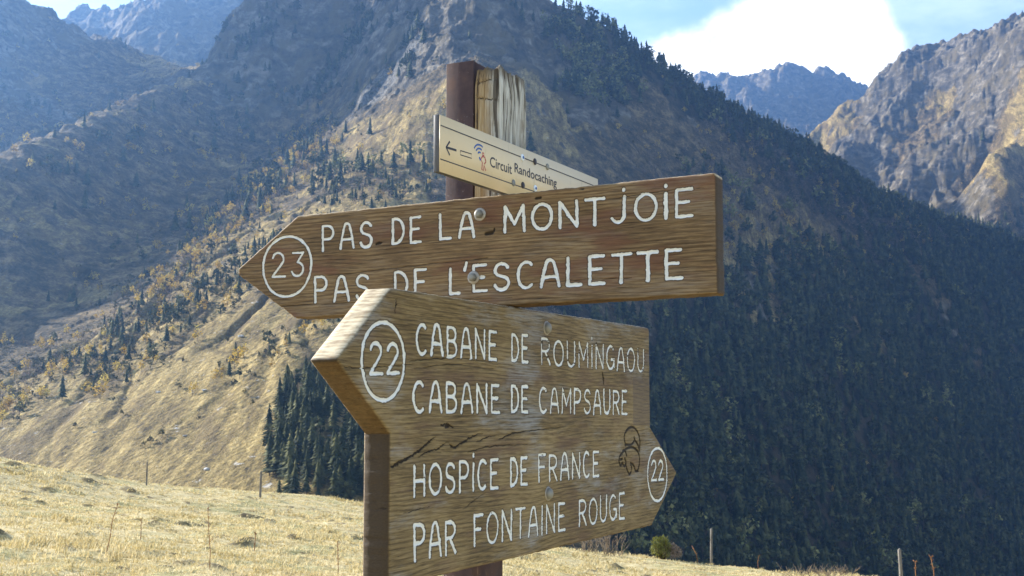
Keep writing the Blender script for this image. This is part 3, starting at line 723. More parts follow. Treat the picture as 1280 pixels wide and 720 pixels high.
# dead flower stalks
def stalk(pts, label, head=True, seed=1):
    base = ground_hit(*pts[0]); D = base[1]; r = random.Random(seed); q = []
    for px, py in pts:
        d = un(px, py) * D; q.append(np.array([d[0], D + r.uniform(-.05, .05), d[2] + EYE]) - base)
    q[0] = np.array([0, 0, -.05]); b = MB(); k = max(.004, D * .00034)
    b.tube(q, [k * (1.2 - .6 * i / len(q)) for i in range(len(q))], 5)
    for i in range(7):
        t = r.uniform(.45, .98); j = min(int(t * (len(q) - 1)), len(q) - 2); f_ = t * (len(q) - 1) - j; p = q[j] * (1 - f_) + q[j + 1] * f_; L = np.linalg.norm(q[-1]) * r.uniform(.05, .13)
        b.tube([p, p + np.array([r.choice((-1, 1)) * L * .7, r.uniform(-.4, .4) * L, L * .6])], [k * .7, k * .4], 4)
    if head:
        for i in range(6):
            b.tube([q[-1], q[-1] + np.array([r.uniform(-1, 1) * k * 6, r.uniform(-1, 1) * k * 6, r.uniform(.2, 1) * k * 8])], [k * .9, k * .5], 4)
    o = b.build('dead_stalk', stalk_m); o.location = base; tag(o, label, 'weed stalk', 'dead flower stalks in the meadow')
stalk_m = flat('dead_stalk_brown', (.26, .13, .06), .85, 0, .1, 20, .3)
stalk([(131, 695), (136, 672), (142, 650), (148, 631)], 'leaning brown stalk with a branched head, leftmost in the meadow', True, 2)
stalk([(175, 684), (176, 666), (177, 648)], 'faint short dead stalk just right of the leaning branched one', False, 3)
stalk([(262, 712), (264, 688), (261, 660), (261, 636)], 'tall upright dead stalk in the middle of the left meadow', True, 4)
stalk([(318, 691), (318, 680), (319, 668)], 'short dead stalk directly below the pale fence post', True, 5)
stalk([(423, 718), (422, 700), (422, 676)], 'thin dead stalk nearest the edge of the lower sign', False, 6)
stalk([(873, 704), (870, 692), (865, 682)], 'curved dead stalk between the bush and the lone fence post', False, 7)
stalk([(1146, 730), (1145, 716), (1144, 703)], 'reddish dead stalk right beside the thick fence post', True, 8)
stalk([(1168, 732), (1167, 712), (1163, 697)], 'knobbly reddish dead stalk, farthest right on the crest', True, 9)
stalk([(948, 708), (947, 702), (949, 694)], 'small dead stalk on the crest between the two right fence posts', False, 10)

# ------------------------------------------------------------------ the signpost
EB = np.array([math.sin(math.radians(28.0)), math.cos(math.radians(28.0)), 0]); NB = np.array([EB[1], -EB[0], 0])
EA = np.array([math.sin(math.radians(63.7)), -math.cos(math.radians(63.7)), 0]); NA = np.array([EA[1], -EA[0], 0])   # to the right along the upper board
ZUP = np.array([0, 0, 1.0]); EYEV = np.array([0, 0, EYE])


class Plane:
    """vertical plane through a point; e runs to the right along it, local y goes into it"""
    def __init__(s, e, c, u0=0.0, z0=EYE):
        s.e = e; s.n = np.array([e[1], -e[0], 0]); s.c = c; s.u0 = u0; s.z0 = z0
    def hit(s, px, py):
        d = un(px, py); P = d * (s.c / (d @ s.n)); return np.array([P @ s.e - s.u0, P[2] + EYE - s.z0])
    def matrix(s):
        o = s.n * s.c + s.e * s.u0; y = -s.n
        return Matrix(((s.e[0], y[0], 0, o[0]), (s.e[1], y[1], 0, o[1]), (s.e[2], y[2], 1, s.z0), (0, 0, 0, 1)))


def arc(cx, cy, rx, ry, a0, a1, n=14):
    return [(cx + rx * math.cos(math.radians(a0 + (a1 - a0) * k / n)), cy + ry * math.sin(math.radians(a0 + (a1 - a0) * k / n))) for k in range(n + 1)]

# single-stroke routed capitals in a unit box (x, y up), with their width
GL = {
 'A': (1, [[(0, 0), (.12, .45), (.28, .86)] + arc(.5, .82, .22, .18, 170, 10, 8) + [(.88, .45), (1, 0)], [(.1, .36), (.9, .36)]]),
 'B': (.9, [[(.05, 0), (.05, 1), (.5, 1)] + arc(.5, .77, .4, .23, 90, -90, 9) + [(.05, .54)], [(.5, .54)] + arc(.5, .27, .48, .27, 90, -90, 9) + [(.05, 0)]]),
 'C': (.9, [arc(.55, .5, .52, .5, 52, 308, 18)]),
 'D': (.95, [[(.05, 0), (.05, 1), (.3, 1)] + arc(.3, .5, .65, .5, 90, -90, 14) + [(.05, 0)]]),
 'E': (.8, [[(.95, 1), (.05, 1), (.05, 0), (1, 0)], [(.05, .53), (.8, .53)]]),
 'F': (.8, [[(1, 1), (.05, 1), (.05, 0)], [(.05, .53), (.8, .53)]]),
 'G': (1, [arc(.52, .5, .5, .5, 50, 350, 20)[:-1] + [(1, .42), (.6, .42)], [(1, .42), (1, .1)]]),
 'H': (.95, [[(.05, 0), (.05, 1)], [(.95, 0), (.95, 1)], [(.05, .5), (.95, .5)]]),
 'I': (.12, [[(.5, 0), (.5, 1)]]),
 'i': (.12, [[(.5, 0), (.5, .92)], [(.5, 1.2), (.5, 1.24)]]),
 'j': (.8, [[(.8, .98), (.8, .25)] + arc(.4, .25, .4, .25, 0, -160, 9), [(.75, 1.22), (.75, 1.26)]]),
 'L': (.75, [[(.05, 1), (.05, 0), (1, 0)]]),
 'M': (1.15, [[(.03, 0), (.06, 1), (.5, .3), (.94, 1), (.97, 0)]]),
 'N': (1, [[(.05, 0), (.05, 1), (.95, 0), (.95, 1)]]),
 'O': (1.05, [arc(.5, .5, .5, .5, 90, 450, 24)]),
 'P': (.9, [[(.05, 0), (.05, 1), (.5, 1)] + arc(.5, .73, .45, .27, 90, -90, 10) + [(.05, .46)]]),
 'R': (.95, [[(.05, 0), (.05, 1), (.5, 1)] + arc(.5, .75, .42, .25, 90, -90, 10) + [(.05, .5)], [(.42, .5), (.98, 0)]]),
 'S': (.9, [arc(.5, .76, .42, .24, 25, 230, 10) + [(.5, .52)] + arc(.48, .26, .45, .26, 60, -165, 12)]),
 'T': (.95, [[(0, 1), (1, 1)], [(.5, 1), (.5, 0)]]),
 'U': (.95, [[(.05, 1), (.05, .35)] + arc(.5, .35, .45, .35, 180, 360, 12) + [(.95, 1)]]),
 '2': (.95, [arc(.48, .72, .42, .28, 165, -20, 10) + [(.55, .36), (.05, 0), (1, 0)]]),
 '3': (.9, [[(.08, 1), (.9, 1), (.45, .6)] + arc(.45, .3, .47, .3, 80, -160, 12)]),
 "'": (.2, [[(.8, 1), (.2, .72)]]),
}


def word(pl, txt, x0, x1, b0, t0, b1, t1, half, gap=.42, wear=0.26, jit=.02):
    """strokes of a routed word in the board's own plane: base and top at both ends"""
    A = pl.hit(x0, b0); B = pl.hit(x0, t0); C = pl.hit(x1, b1); D = pl.hit(x1, t1)
    ws = [GL[c][0] for c in txt]; tot = sum(ws) + gap * (len(txt) - 1)
    out = []; x = 0
    for c, w in zip(txt, ws):
        r = random.Random(int(x0 * 13 + x * 977 + ord(c) * 31) & 0xffff)
        sk = r.uniform(-jit, jit); dy = r.uniform(-jit, jit); sy = 1 + r.uniform(-jit, jit)
        for st in GL[c][1]:
            pts = []
            for (gx, gy) in st:
                gy2 = gy * sy + dy; s_ = (x + gx * w + sk * gy) / tot
                pts.append((A * (1 - s_) + C * s_) * (1 - gy2) + (B * (1 - s_) + D * s_) * gy2)
            out.append((np.array(pts), half * r.uniform(.9, 1.08), wear))
        x += w + gap
    return out


def ring(pl, cx, cy, rx, ry, half):
    c = pl.hit(cx, cy); a = pl.hit(cx + rx, cy)[0] - pl.hit(cx - rx, cy)[0]; b = pl.hit(cx, cy - ry)[1] - pl.hit(cx, cy + ry)[1]
    return [(np.array([(c[0] + a / 2 * math.cos(t) * (1 + .012 * math.sin(3 * t)), c[1] + b / 2 * math.sin(t) * (1 + .015 * math.cos(2 * t))) for t in np.linspace(0, 2 * math.pi, 60)]), half, .08)]


def curve_through(P, n=7):
    P = np.asarray(P, float); Q = np.concatenate([[2 * P[0] - P[1]], P, [2 * P[-1] - P[-2]]]); out = []
    for k in range(1, len(Q) - 2):
        for t in np.linspace(0, 1, n, endpoint=False):
            out.append(.5 * (2 * Q[k] + (Q[k + 1] - Q[k - 1]) * t + (2 * Q[k - 1] - 5 * Q[k] + 4 * Q[k + 1] - Q[k + 2]) * t * t + (3 * Q[k] - 3 * Q[k + 1] + Q[k + 2] - Q[k - 1]) * t ** 3))
    return np.array(out + [P[-1]])


def pxpath(pl, pts, half, wear=0.0):
    return [(curve_through([pl.hit(*p) for p in pts]), half, wear)]


def crack(pl, pts, half):
    C = curve_through([pl.hit(*p) for p in pts], 9); r = np.random.default_rng(len(C)); n = len(C)
    C[1:-1] += r.normal(0, .0011, (n - 2, 2)) * [1, .7]; out = []
    for k in range(n - 1):
        t = (k + .5) / (n - 1); w = half * .72 * (.25 + .95 * math.sin(math.pi * min(1, t * .9 + .12)) ** .8) * r.uniform(.7, 1.15)
        out.append((C[k:k + 2], max(w, .0007), 0))
    return out


def field(U, Vv, strokes):
    """distance to the nearest stroke over its half width, and the wear of that stroke"""
    R = np.full(U.shape, 4.0); Wr = np.zeros(U.shape)
    flat_u = U; flat_v = Vv
    for pts, h, wr in strokes:
        lo = pts.min(0) - 4 * h; hi = pts.max(0) + 4 * h
        sel = np.nonzero((flat_u > lo[0]) & (flat_u < hi[0]) & (flat_v > lo[1]) & (flat_v < hi[1]))
        if not len(sel[0]): continue
        u = flat_u[sel]; v = flat_v[sel]; best = np.full(len(u), 9.0)
        for a, b in zip(pts[:-1], pts[1:]):
            ab = b - a; L = ab @ ab + 1e-12
            t = np.clip(((u - a[0]) * ab[0] + (v - a[1]) * ab[1]) / L, 0, 1)
            best = np.minimum(best, np.hypot(u - a[0] - t * ab[0], v - a[1] - t * ab[1]))
        r = best / h; m = r < R[sel]
        idx = tuple(s[m] for s in sel); R[idx] = r[m]; Wr[idx] = wr
    return R, Wr


def board_mesh(name, outline, rows, t, paint, carve, step, tint=None, bev=.004, seed=0):
    """routed plank: a finely gridded face cut by grooves, rounded edges, sides and back.
    rows=True: outline(v)->(u0,u1) for v in range; else outline(u)->(v0,v1)"""
    fn, a0, a1, brk = outline
    ks = [a0] + sorted(brk) + [a1]; par = []
    for p, q in zip(ks[:-1], ks[1:]): par.append(np.linspace(p, q, max(2, int((q - p) / step)), endpoint=False))
    par = np.concatenate(par + [[a1]])
    L = np.array([fn(p) for p in par]); n = len(par); m = int((L[:, 1] - L[:, 0]).max() / step)
    f = np.linspace(0, 1, m)[None, :]
    O = L[:, :1] * (1 - f) + L[:, 1:] * f; Pm = np.repeat(par[:, None], m, 1)
    U, Vv = (O, Pm) if rows else (Pm, O)
    # hand-cut outline, slightly uneven
    R, Wr = field(U, Vv, paint); R = R * (1 + .30 * fbm(U * 70 + seed, Vv * 70, 2, 48)); C, _ = field(U, Vv, carve)
    gro = np.clip(1 - (R / 1.0) ** 3, 0, 1) * .0028 + np.clip(1 - C ** 2, 0, 1) * .003
    wav = fbm(U * 5 + seed, Vv * 22, 3, 40 + seed) * .0005 + fbm(U * 12, Vv * 160 + seed, 3, 44 + seed) * .00035
    # rounding towards the outline
    ctr = np.array([U.mean(), Vv.mean()])
    border = np.concatenate([np.stack([np.zeros(m), np.arange(m)], 1), np.stack([np.arange(1, n), np.full(n - 1, m - 1)], 1),
                             np.stack([np.full(m - 1, n - 1), np.arange(m - 2, -1, -1)], 1), np.stack([np.arange(n - 2, 0, -1), np.zeros(n - 2)], 1)]).astype(int)
    V0 = np.stack([U, gro + wav, Vv], -1).reshape(-1, 3)
    ids = border[:, 0] * m + border[:, 1]
    bu = U[border[:, 0], border[:, 1]]; bv = Vv[border[:, 0], border[:, 1]]
    nb = len(ids); pu = np.stack([bu, bv], 1)
    # outward normals of the border polygon, measured over a few millimetres
    k = 4; d = np.roll(pu, -k, 0) - np.roll(pu, k, 0); nn = np.stack([d[:, 1], -d[:, 0]], 1); nn /= np.linalg.norm(nn, axis=1, keepdims=True) + 1e-9
    if ((pu - ctr) * nn).sum() < 0: nn = -nn
    V = [V0]; F = [grid_faces(n, m)]; ble = []; sid = []; eng = []
    prev = ids; cnt = len(V0); chip = fbm(bu * 40, bv * 40, 3, 60 + seed) * .0010
    for (off, dep) in ((bev * .55, bev * .25), (bev, bev), (bev, t * .35), (bev, t * .7), (bev, t - bev), (bev * .3, t)):
        P = pu + nn * (off + chip * (1 if dep < t else 0))[:, None]
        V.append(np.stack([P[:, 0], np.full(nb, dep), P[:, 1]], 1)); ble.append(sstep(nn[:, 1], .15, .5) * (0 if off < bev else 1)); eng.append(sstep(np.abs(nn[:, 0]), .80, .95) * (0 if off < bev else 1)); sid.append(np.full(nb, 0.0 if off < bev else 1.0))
        cur = cnt + np.arange(nb); F.append(np.stack([prev, np.roll(prev, -1), np.roll(cur, -1), cur], 1)); prev = cur; cnt += nb
    # back: same grid coarse fan between mirrored border halves
    half = nb // 2
    bk = []
    order = prev
    if True:
        top = order[:m]; bot = order[m - 1 + (n - 1):m - 1 + (n - 1) + m][::-1]
        right = order[m - 1:m - 1 + n]; left = np.concatenate([[order[0]], order[m + n - 2 + m - 1:][::-1]])
        left = np.concatenate([left, [bot[0]]]) if len(left) < n else left
        mm = min(len(left), len(right))
        bk = np.stack([left[:mm - 1], left[1:mm], right[1:mm], right[:mm - 1]], 1)
    F.append(bk)
    Vall = np.concatenate(V); pad = len(Vall) - len(V0)
    tn = np.zeros(U.shape) if tint is None else tint(U, Vv)
    at = {'paint_r': np.r_[R.ravel(), np.full(pad, 4.0)], 'paint_w': np.r_[Wr.ravel(), np.zeros(pad)], 'carve_r': np.r_[C.ravel(), np.full(pad, 4.0)],
          'tint': np.r_[tn.ravel(), np.zeros(pad)], 'bleach': np.r_[np.zeros(len(V0)), np.concatenate(ble)], 'side': np.r_[np.zeros(len(V0)), np.concatenate(sid)], 'end_dark': np.r_[np.zeros(len(V0)), np.concatenate(eng)]}
    me = np_mesh(name, Vall, F, False, at)
    import bmesh
    bm = bmesh.new(); bm.from_mesh(me); bmesh.ops.recalc_face_normals(bm, faces=bm.faces[:]); bm.to_mesh(me); bm.free()
    me.polygons.foreach_set('use_smooth', np.ones(len(me.polygons), bool))
    return me


def board_material(name, dark, mid, light, red, redamt, grey, greyamt, off):
    m, T = material(name)
    P = T.n('ShaderNodeTexCoord').outputs['Object']
    P = T.map(P, (1, 1, 1), off)
    warp = T.noise(T.map(P, (2.2, 2, 5)), 1.0, 3)
    knots = T.noise(T.map(P, (3.2, 1, 5.5)), 1.0, 2, .4)
    sp = T.n('ShaderNodeSeparateXYZ', {0: P})
    z2 = T.math('ADD', T.math('MULTIPLY', sp.outputs[2], 120), T.math('ADD', T.math('MULTIPLY', warp, 3.5), T.math('MULTIPLY', knots, 5.0)))
    ringv = T.math('POWER', T.math('MULTIPLY_ADD', T.math('SINE', T.math('MULTIPLY', z2, 6.28)), .5, .5), .45)
    fib = T.noise(T.map(P, (11, 60, 300)), 1.0, 6, .65, .2)
    fib2 = T.noise(T.map(P, (26, 200, 640)), 1.0, 4, .65)
    blot = T.noise(T.map(P, (4, 4, 9)), 1.0, 5, .6)
    g = T.math('ADD', T.math('MULTIPLY', T.math('MULTIPLY', ringv, T.noise(T.map(P, (3, 2, 14)), 1.0, 2)), .20), T.math('ADD', T.math('MULTIPLY', fib, .55), T.math('MULTIPLY', fib2, .42)))
    g = T.math('ADD', g, T.math('MULTIPLY', T.math('SUBTRACT', blot, .5), .42))
    c = T.ramp(g, [(.38, dark), (.55, mid), (.72, light)])
    rm = T.math('MULTIPLY', T.step(T.noise(T.map(P, (4.5, 3, 16), (3, 0, 1)), 1.0, 5, .6), .50, .66), redamt)
    c = T.mix(rm, c, red)
    gm = T.math('MULTIPLY', T.math('MULTIPLY', T.step(T.noise(T.map(P, (3.5, 3, 10), (9, 2, 4)), 1.0, 6, .65), .50, .68), T.step(fib, .35, .6)), greyamt)
    c = T.mix(gm, c, grey)
    tint = T.attr('tint')
    c = T.mix(T.math('MULTIPLY', tint, .75), c, (.10, .075, .065))
    c = T.mix(T.math('MULTIPLY', T.attr('side'), .8), c, T.mix(fib, (.040, .021, .007), (.135, .070, .022)))  # brown sides, with warm bounce off the meadow put into the colour
    pore = T.noise(T.map(P, (16, 100, 520), (2, 7, 1)), 1.0, 3, .55)
    c = T.mix(T.math('MULTIPLY', T.step(pore, .60, .66), .62), c, dark)
    c = T.mix(T.math('MULTIPLY', T.attr('end_dark'), .9), c, T.mix(fib2, (.022, .015, .009), (.080, .054, .032)))  # ends of the board darker than its other sides
    ends = T.noise(T.map(P, (130, 24, 130)), 1.0, 5, .6)
    c = T.mix(T.math('MULTIPLY', T.attr('bleach'), .92), c, T.mix(T.step(ends, .35, .62), (.30, .22, .13), (.60, .50, .34)))
    # fine drying checks along the grain
    chk = T.noise(T.map(P, (9, 40, 230), (1, 3, 5)), 1.0, 3, .5)
    chm = T.math('MULTIPLY', T.step(chk, .66, .72), T.step(T.noise(P, 7, 2), .42, .58))
    c = T.mix(T.math('MULTIPLY', chm, .8), c, (.022, .015, .011))
    spk = T.step(T.noise(T.map(P, (90, 90, 160)), 1.0, 2, .5), .73, .78)
    c = T.mix(T.math('MULTIPLY', spk, .6), c, (.03, .02, .015))
    # carved marks and cracks
    cr = T.attr('carve_r')
    cm = T.step(T.math('ADD', cr, T.math('MULTIPLY', T.math('SUBTRACT', fib, .5), 1.0)), 1.25, .55)
    c = T.mix(T.math('MULTIPLY', cm, .9), c, (.016, .011, .008))
    # white paint lying in the routed letters, chipped along their walls
    r = T.attr('paint_r'); w = T.attr('paint_w')
    chip = T.noise(P, 240, 5, .65); chip2 = T.noise(T.map(P, (40, 40, 90)), 1.0, 5, .6)
    rr = T.math('ADD', r, T.math('MULTIPLY', T.math('SUBTRACT', chip, .5), .85))
    dirt = T.step(rr, 1.65, 1.05)
    c = T.mix(T.math('MULTIPLY', dirt, .8), c, (.035, .025, .018))
    pm = T.step(rr, .98, .84)
    wearm = T.step(T.math('ADD', chip2, T.math('MULTIPLY', chip, .25)), T.math('ADD', T.math('MULTIPLY', w, .62), .22), T.math('ADD', T.math('MULTIPLY', w, .62), .27))
    pm = T.math('MULTIPLY', pm, wearm)
    pc = T.mix(T.noise(P, 60, 4), (.60, .58, .53), (.82, .81, .78))
    c = T.mix(pm, c, pc)
    hgt = T.math('SUBTRACT', T.math('ADD', g, T.math('MULTIPLY', pm, .15)), T.math('MULTIPLY', chm, .8))
    rough = T.math('MULTIPLY_ADD', g, .25, .55)
    T.finish(c, rough, hgt, .75, .0014, .18)
    return m


def bolt(parent, x, z, y0, r, mats, style):
    """zinc washer with a hexagon or domed head, standing off the face"""
    w = MB(); w.lathe([(r * 1.5, y0 + .001), (r * 1.5, y0 - .0012), (r * 1.35, y0 - .002), (r * .5, y0 - .002)], 24, c=(x, 0, z))
    wo = w.build('washer', mats[1])
    b = MB()
    if style == 'hex':
        b.lathe([(r * .98, y0 - .002), (r * 1.0, y0 - .004), (r * 1.0, y0 - .0095), (r * .85, y0 - .0115), (r * .4, y0 - .0118)], c=(x, 0, z), sides=6)
        b.lathe([(r * .78, y0 - .0115), (r * .7, y0 - .0125), (r * .3, y0 - .0128)], 18, c=(x, 0, z))
    else:
        b.lathe([(r * 1.25, y0 - .001), (r * 1.22, y0 - .004), (r * 1.0, y0 - .0075), (r * .6, y0 - .0098), (r * .2, y0 - .0105)], 22, c=(x, 0, z))
    bo = b.build('bolt', mats[0], parent, style != 'hex'); wo.parent = bo
    return bo

# plane of the post's two visible faces
P0 = un(625, 300)[:2] * 2.45
cB = float(P0[0] * NB[0] + P0[1] * NB[1]); cA = float(P0[0] * NA[0] + P0[1] * NA[1])
steel_m, T = material('rusty_steel')
P = T.n('ShaderNodeTexCoord').outputs['Object']
k = T.noise(P, 22, 7, .65); k2 = T.noise(T.map(P, (60, 60, 14)), 1.0, 5, .6)
c = T.ramp(k, [(.3, (.042, .027, .029)), (.55, (.075, .047, .046)), (.8, (.125, .066, .045))])
c = T.mix(T.math('MULTIPLY', T.step(k2, .6, .72), .6), c, (.22, .14, .10))
c = T.mix(T.math('MULTIPLY', T.step(T.noise(P, 130, 3), .68, .74), .7), c, (.25, .22, .20))
T.finish(c, T.math('MULTIPLY_ADD', k, .3, .62), T.math('ADD', k, k2), .5, .001, .2, 0.0)

oldwood_m, T = material('weathered_post_wood')
P = T.n('ShaderNodeTexCoord').outputs['Object']
fib = T.noise(T.map(P, (120, 120, 5)), 1.0, 6, .65, .5); fib2 = T.noise(T.map(P, (420, 420, 22)), 1.0, 3)
blot = T.noise(T.map(P, (14, 14, 7)), 1.0, 5, .6)
g = T.math('ADD', T.math('MULTIPLY', fib, .7), T.math('MULTIPLY', fib2, .35))
warm = T.ramp(g, [(.30, (.085, .050, .026)), (.52, (.27, .180, .088)), (.75, (.46, .37, .23))])
grey = T.ramp(g, [(.36, (.05, .042, .035)), (.50, (.31, .285, .24)), (.66, (.58, .555, .50))])
sp = T.n('ShaderNodeSeparateXYZ', {0: P})
gx = T.math('ADD', T.math('MULTIPLY', sp.outputs[0], 34), T.math('MULTIPLY', T.math('SUBTRACT', blot, .5), 2.6))
c = T.mix(T.step(gx, -.5, .8), warm, grey)
c = T.mix(T.math('MULTIPLY', T.step(fib, .43, .36), .9), c, (.03, .02, .013))
c = T.mix(T.math('MULTIPLY', T.step(T.math('ADD', T.attr('groove'), T.math('MULTIPLY', T.math('SUBTRACT', fib2, .5), .3)), .42, .72), .85), c, (.045, .034, .025))
c = T.mix(T.math('MULTIPLY', T.step(blot, .54, .66), .55), c, (.13, .085, .045))
topz = T.step(T.math('ADD', sp.outputs[2], T.math('MULTIPLY', blot, .12)), .020, .065)
c = T.mix(T.math('MULTIPLY', topz, .75), c, (.075, .055, .036))
T.finish(c, .85, g, .7, .003, .2)

zinc_m = flat('zinc_bolt_metal', (.24, .225, .19), .6, .6, .5, 60, .2)
washer_m = flat('dull_washer_metal', (.34, .30, .25), .5, .7, .4, 80, .3)

post = empty('signpost', (float(P0[0]), float(P0[1]), 0))
tag(post, 'rusty steel post with a split grey timber post bolted beside it, carrying three signs', 'signpost')
post.rotation_euler.z = math.atan2(EA[1], EA[0])
# local x: right along face A, local y: into the post (along EB)
zt_w = float(EYE + un(625, 81)[2] * 2.45); zt_s = float(EYE + un(572, 78)[2] * 2.50)
st = MB()
th = .006; sw, sd = .066, .14
st.box((-.0655 - sw, .004, -.4), (-.0655, .004 + th, zt_s), .0012)
st.box((-.0655 - sw, .004 + sd - th, -.4), (-.0655, .004 + sd, zt_s - .004), .0012)
st.box((-.0655 - th, .0041 + th, -.4), (-.0656, .0039 + sd - th, zt_s - .002), 0)
st.build('steel_post', steel_m, post)
# timber: rounded square section with deep checks and a broken top
nr, nz_ = 220, 260; zb = EYE - .22
ang = np.linspace(0, 2 * math.pi, nr, endpoint=False)
hx, hy = .0315, .066
per = np.linspace(0, 1, nr, endpoint=False)
def rsq(t):
    Lx, Ly = 2 * hx, 2 * hy; s_ = t * 2 * (Lx + Ly)
    if s_ < Lx: p = (-hx + s_, -hy)
    elif s_ < Lx + Ly: p = (hx, -hy + s_ - Lx)
    elif s_ < 2 * Lx + Ly: p = (hx - (s_ - Lx - Ly), hy)
    else: p = (-hx, hy - (s_ - 2 * Lx - Ly))
    return p
RP = np.array([rsq(t) for t in per])
rc = .010
RPi = np.clip(RP, [-hx + rc, -hy + rc], [hx - rc, hy - rc]); dd = RP - RPi; ln = np.linalg.norm(dd, axis=1, keepdims=True)
RN = dd / np.maximum(ln, 1e-6); RP = RPi + RN * np.minimum(ln, rc)
arcp = per * 2 * (2 * hx + 2 * hy)
H = zt_w - zb
ZZ = np.linspace(0, 1, nz_)
topj = .0045 * fbm(arcp * 60, arcp * 0 + 3, 3, 70) + .004 * np.abs(gnoise(arcp * 140, arcp * 0 + 5, 71)) - .004
AA, Z2 = np.meshgrid(arcp, ZZ)
zz = zb + Z2 * (H + topj[None, :])
g1 = ridged(AA * 48 + .5 * gnoise(AA * 20, zz * 9, 79), zz * 1.8, 3, 72); g2 = gnoise(AA * 260, zz * 5, 75)
greyside = sstep(np.repeat((RP[:, 0])[None], nz_, 0), .0, .03)
disp = -.0040 * (.35 + .9 * greyside) * np.clip(1.15 - g1, 0, 1) ** 1.5 + .0009 * g2 - .004 * sstep(Z2, .94, 1.0) ** 2
grv = np.clip(1.15 - g1, 0, 1) ** 1.5 * (.35 + .9 * greyside)
for q_, (a0_, z0_, z1_) in enumerate(((.020, zt_w - .035, zt_w - .022), (.030, zt_w - .062, zt_w - .075))):      # two short cross cracks below the top
    zl_ = z0_ + (z1_ - z0_) * np.clip(AA / .062, 0, 1); ck_ = np.exp(-((zz - zl_) / .0016) ** 2) * (AA < .062); disp -= .003 * ck_; grv = np.maximum(grv, ck_)
disp -= .004 * np.exp(-((AA - .040) / .0016) ** 2) * sstep(zz, zt_w - .34, zt_w - .1)
X = RP[None, :, 0] + RN[None, :, 0] * disp; Y = RP[None, :, 1] + RN[None, :, 1] * disp
Vw = [np.stack([X, Y, zz], -1).reshape(-1, 3)]
i = np.arange(nz_ - 1)[:, None] * nr; j = np.arange(nr)[None]; j2 = (j + 1) % nr
Fw = [np.stack([i + j, i + j2, i + nr + j2, i + nr + j], -1).reshape(-1, 4)]
prev = (nz_ - 1) * nr + np.arange(nr); cnt = nz_ * nr
for q, kk in enumerate((.9, .75, .55, .35, .15, .02)):
    x_ = X[-1] * kk; y_ = Y[-1] * kk
    zc = zt_w + .006 * (1 - kk) + .009 * fbm(x_ * 70, y_ * 26, 3, 78) + topj * kk * .6
    Vw.append(np.stack([x_, y_, zc], 1)); cur = cnt + np.arange(nr)
    Fw.append(np.stack([prev, np.roll(prev, -1), np.roll(cur, -1), cur], 1)); prev = cur; cnt += nr
Vw = np.concatenate(Vw); Vw[:, 2] -= zt_w
wo = link('timber_post', np_mesh('timber_post', Vw, Fw, True, {'groove': np.r_[grv.ravel(), np.zeros(len(Vw) - grv.size)]}), post, [oldwood_m])
wo.location = (-.0325, .0675, zt_w)

# ---- lower board, two arrow points (parallel to face B)
TB = .0545
low = Plane(EB, cB + TB + .002, 1.70 * 1.0 + .6, EYE - .05)
lc = [low.hit(*p) for p in ((487.5, 360), (812.5, 409.5), (422, 449.5), (488.5, 540.5), (489, 733), (813, 535), (846, 591), (813.6, 658))]
vt = float((lc[0][1] + lc[1][1]) / 2); vb = float((lc[4][1] + lc[7][1]) / 2)
uL = float((lc[0][0] + lc[3][0] + lc[4][0]) / 3); uR = float((lc[1][0] + lc[5][0] + lc[7][0]) / 3)
B_ = .004
def low_out(v):
    cr = .012
    l = np.interp(v, [vb, lc[3][1], lc[2][1], vt], [uL, uL, lc[2][0], uL]); r = np.interp(v, [vb, lc[6][1], lc[5][1], vt], [uR, lc[6][0], uR, uR])
    d = vt - v
    if d < cr: r -= cr - math.sqrt(max(0, cr * cr - (cr - d) ** 2))
    return (l + B_, r - B_)
st_ = []
H5 = .0036
L_ = low
st_ += word(L_, 'CABANE', 521, 621, 442, 404, 449.5, 415, H5) + word(L_, 'DE', 640, 660, 450.5, 418, 453, 420, H5)
st_ += word(L_, 'ROUMiNGAOU', 677, 805, 454.5, 423, 465, 437.5, .0032, wear=.46)
st_ += word(L_, 'CABANE', 517, 624.5, 514, 476.5, 515.5, 482, H5) + word(L_, 'DE', 639.5, 660, 515, 483.5, 515.5, 484, H5)
st_ += word(L_, 'CAMPSAURE', 674.5, 784, 515.5, 485, 517.5, 489, .0033, wear=.36)
st_ += word(L_, 'HOSPiCE', 517.5, 623, 620, 583, 610, 574, H5, wear=.36) + word(L_, 'DE', 638.5, 659, 606, 573, 604.5, 571.5, H5) + word(L_, 'FRANCE', 673.5, 749, 602, 569.5, 595, 565, .0033, wear=.3)
st_ += word(L_, 'PAR', 518, 570, 700.5, 657, 690, 651, H5, wear=.3) + word(L_, 'FONTAINE', 593, 706.5, 683, 645, 662, 629, .0033, wear=.36) + word(L_, 'ROUGE', 724, 781, 657, 626, 648, 617, .0033, wear=.36)
st_ += ring(L_, 480, 451.5, 26.5, 49.5, .0036) + word(L_, '22', 462.5, 499, 467, 428, 466, 430, .0036, gap=.35)
st_ += ring(L_, 822.3, 593, 12, 33.5, .0036) + word(L_, '22', 814.5, 829.5, 600.5, 576, 599.5, 576, .0033, gap=.4)
q6 = lambda pts: [(640 + x / 3.6, 520 + y / 3.6) for x, y in pts]
q5 = lambda pts: [(440 + x / 3.6, 520 + y / 3.6) for x, y in pts]
q3 = lambda pts: [(380 + x / 3.788, 350 + y / 3.788) for x, y in pts]
cv = []
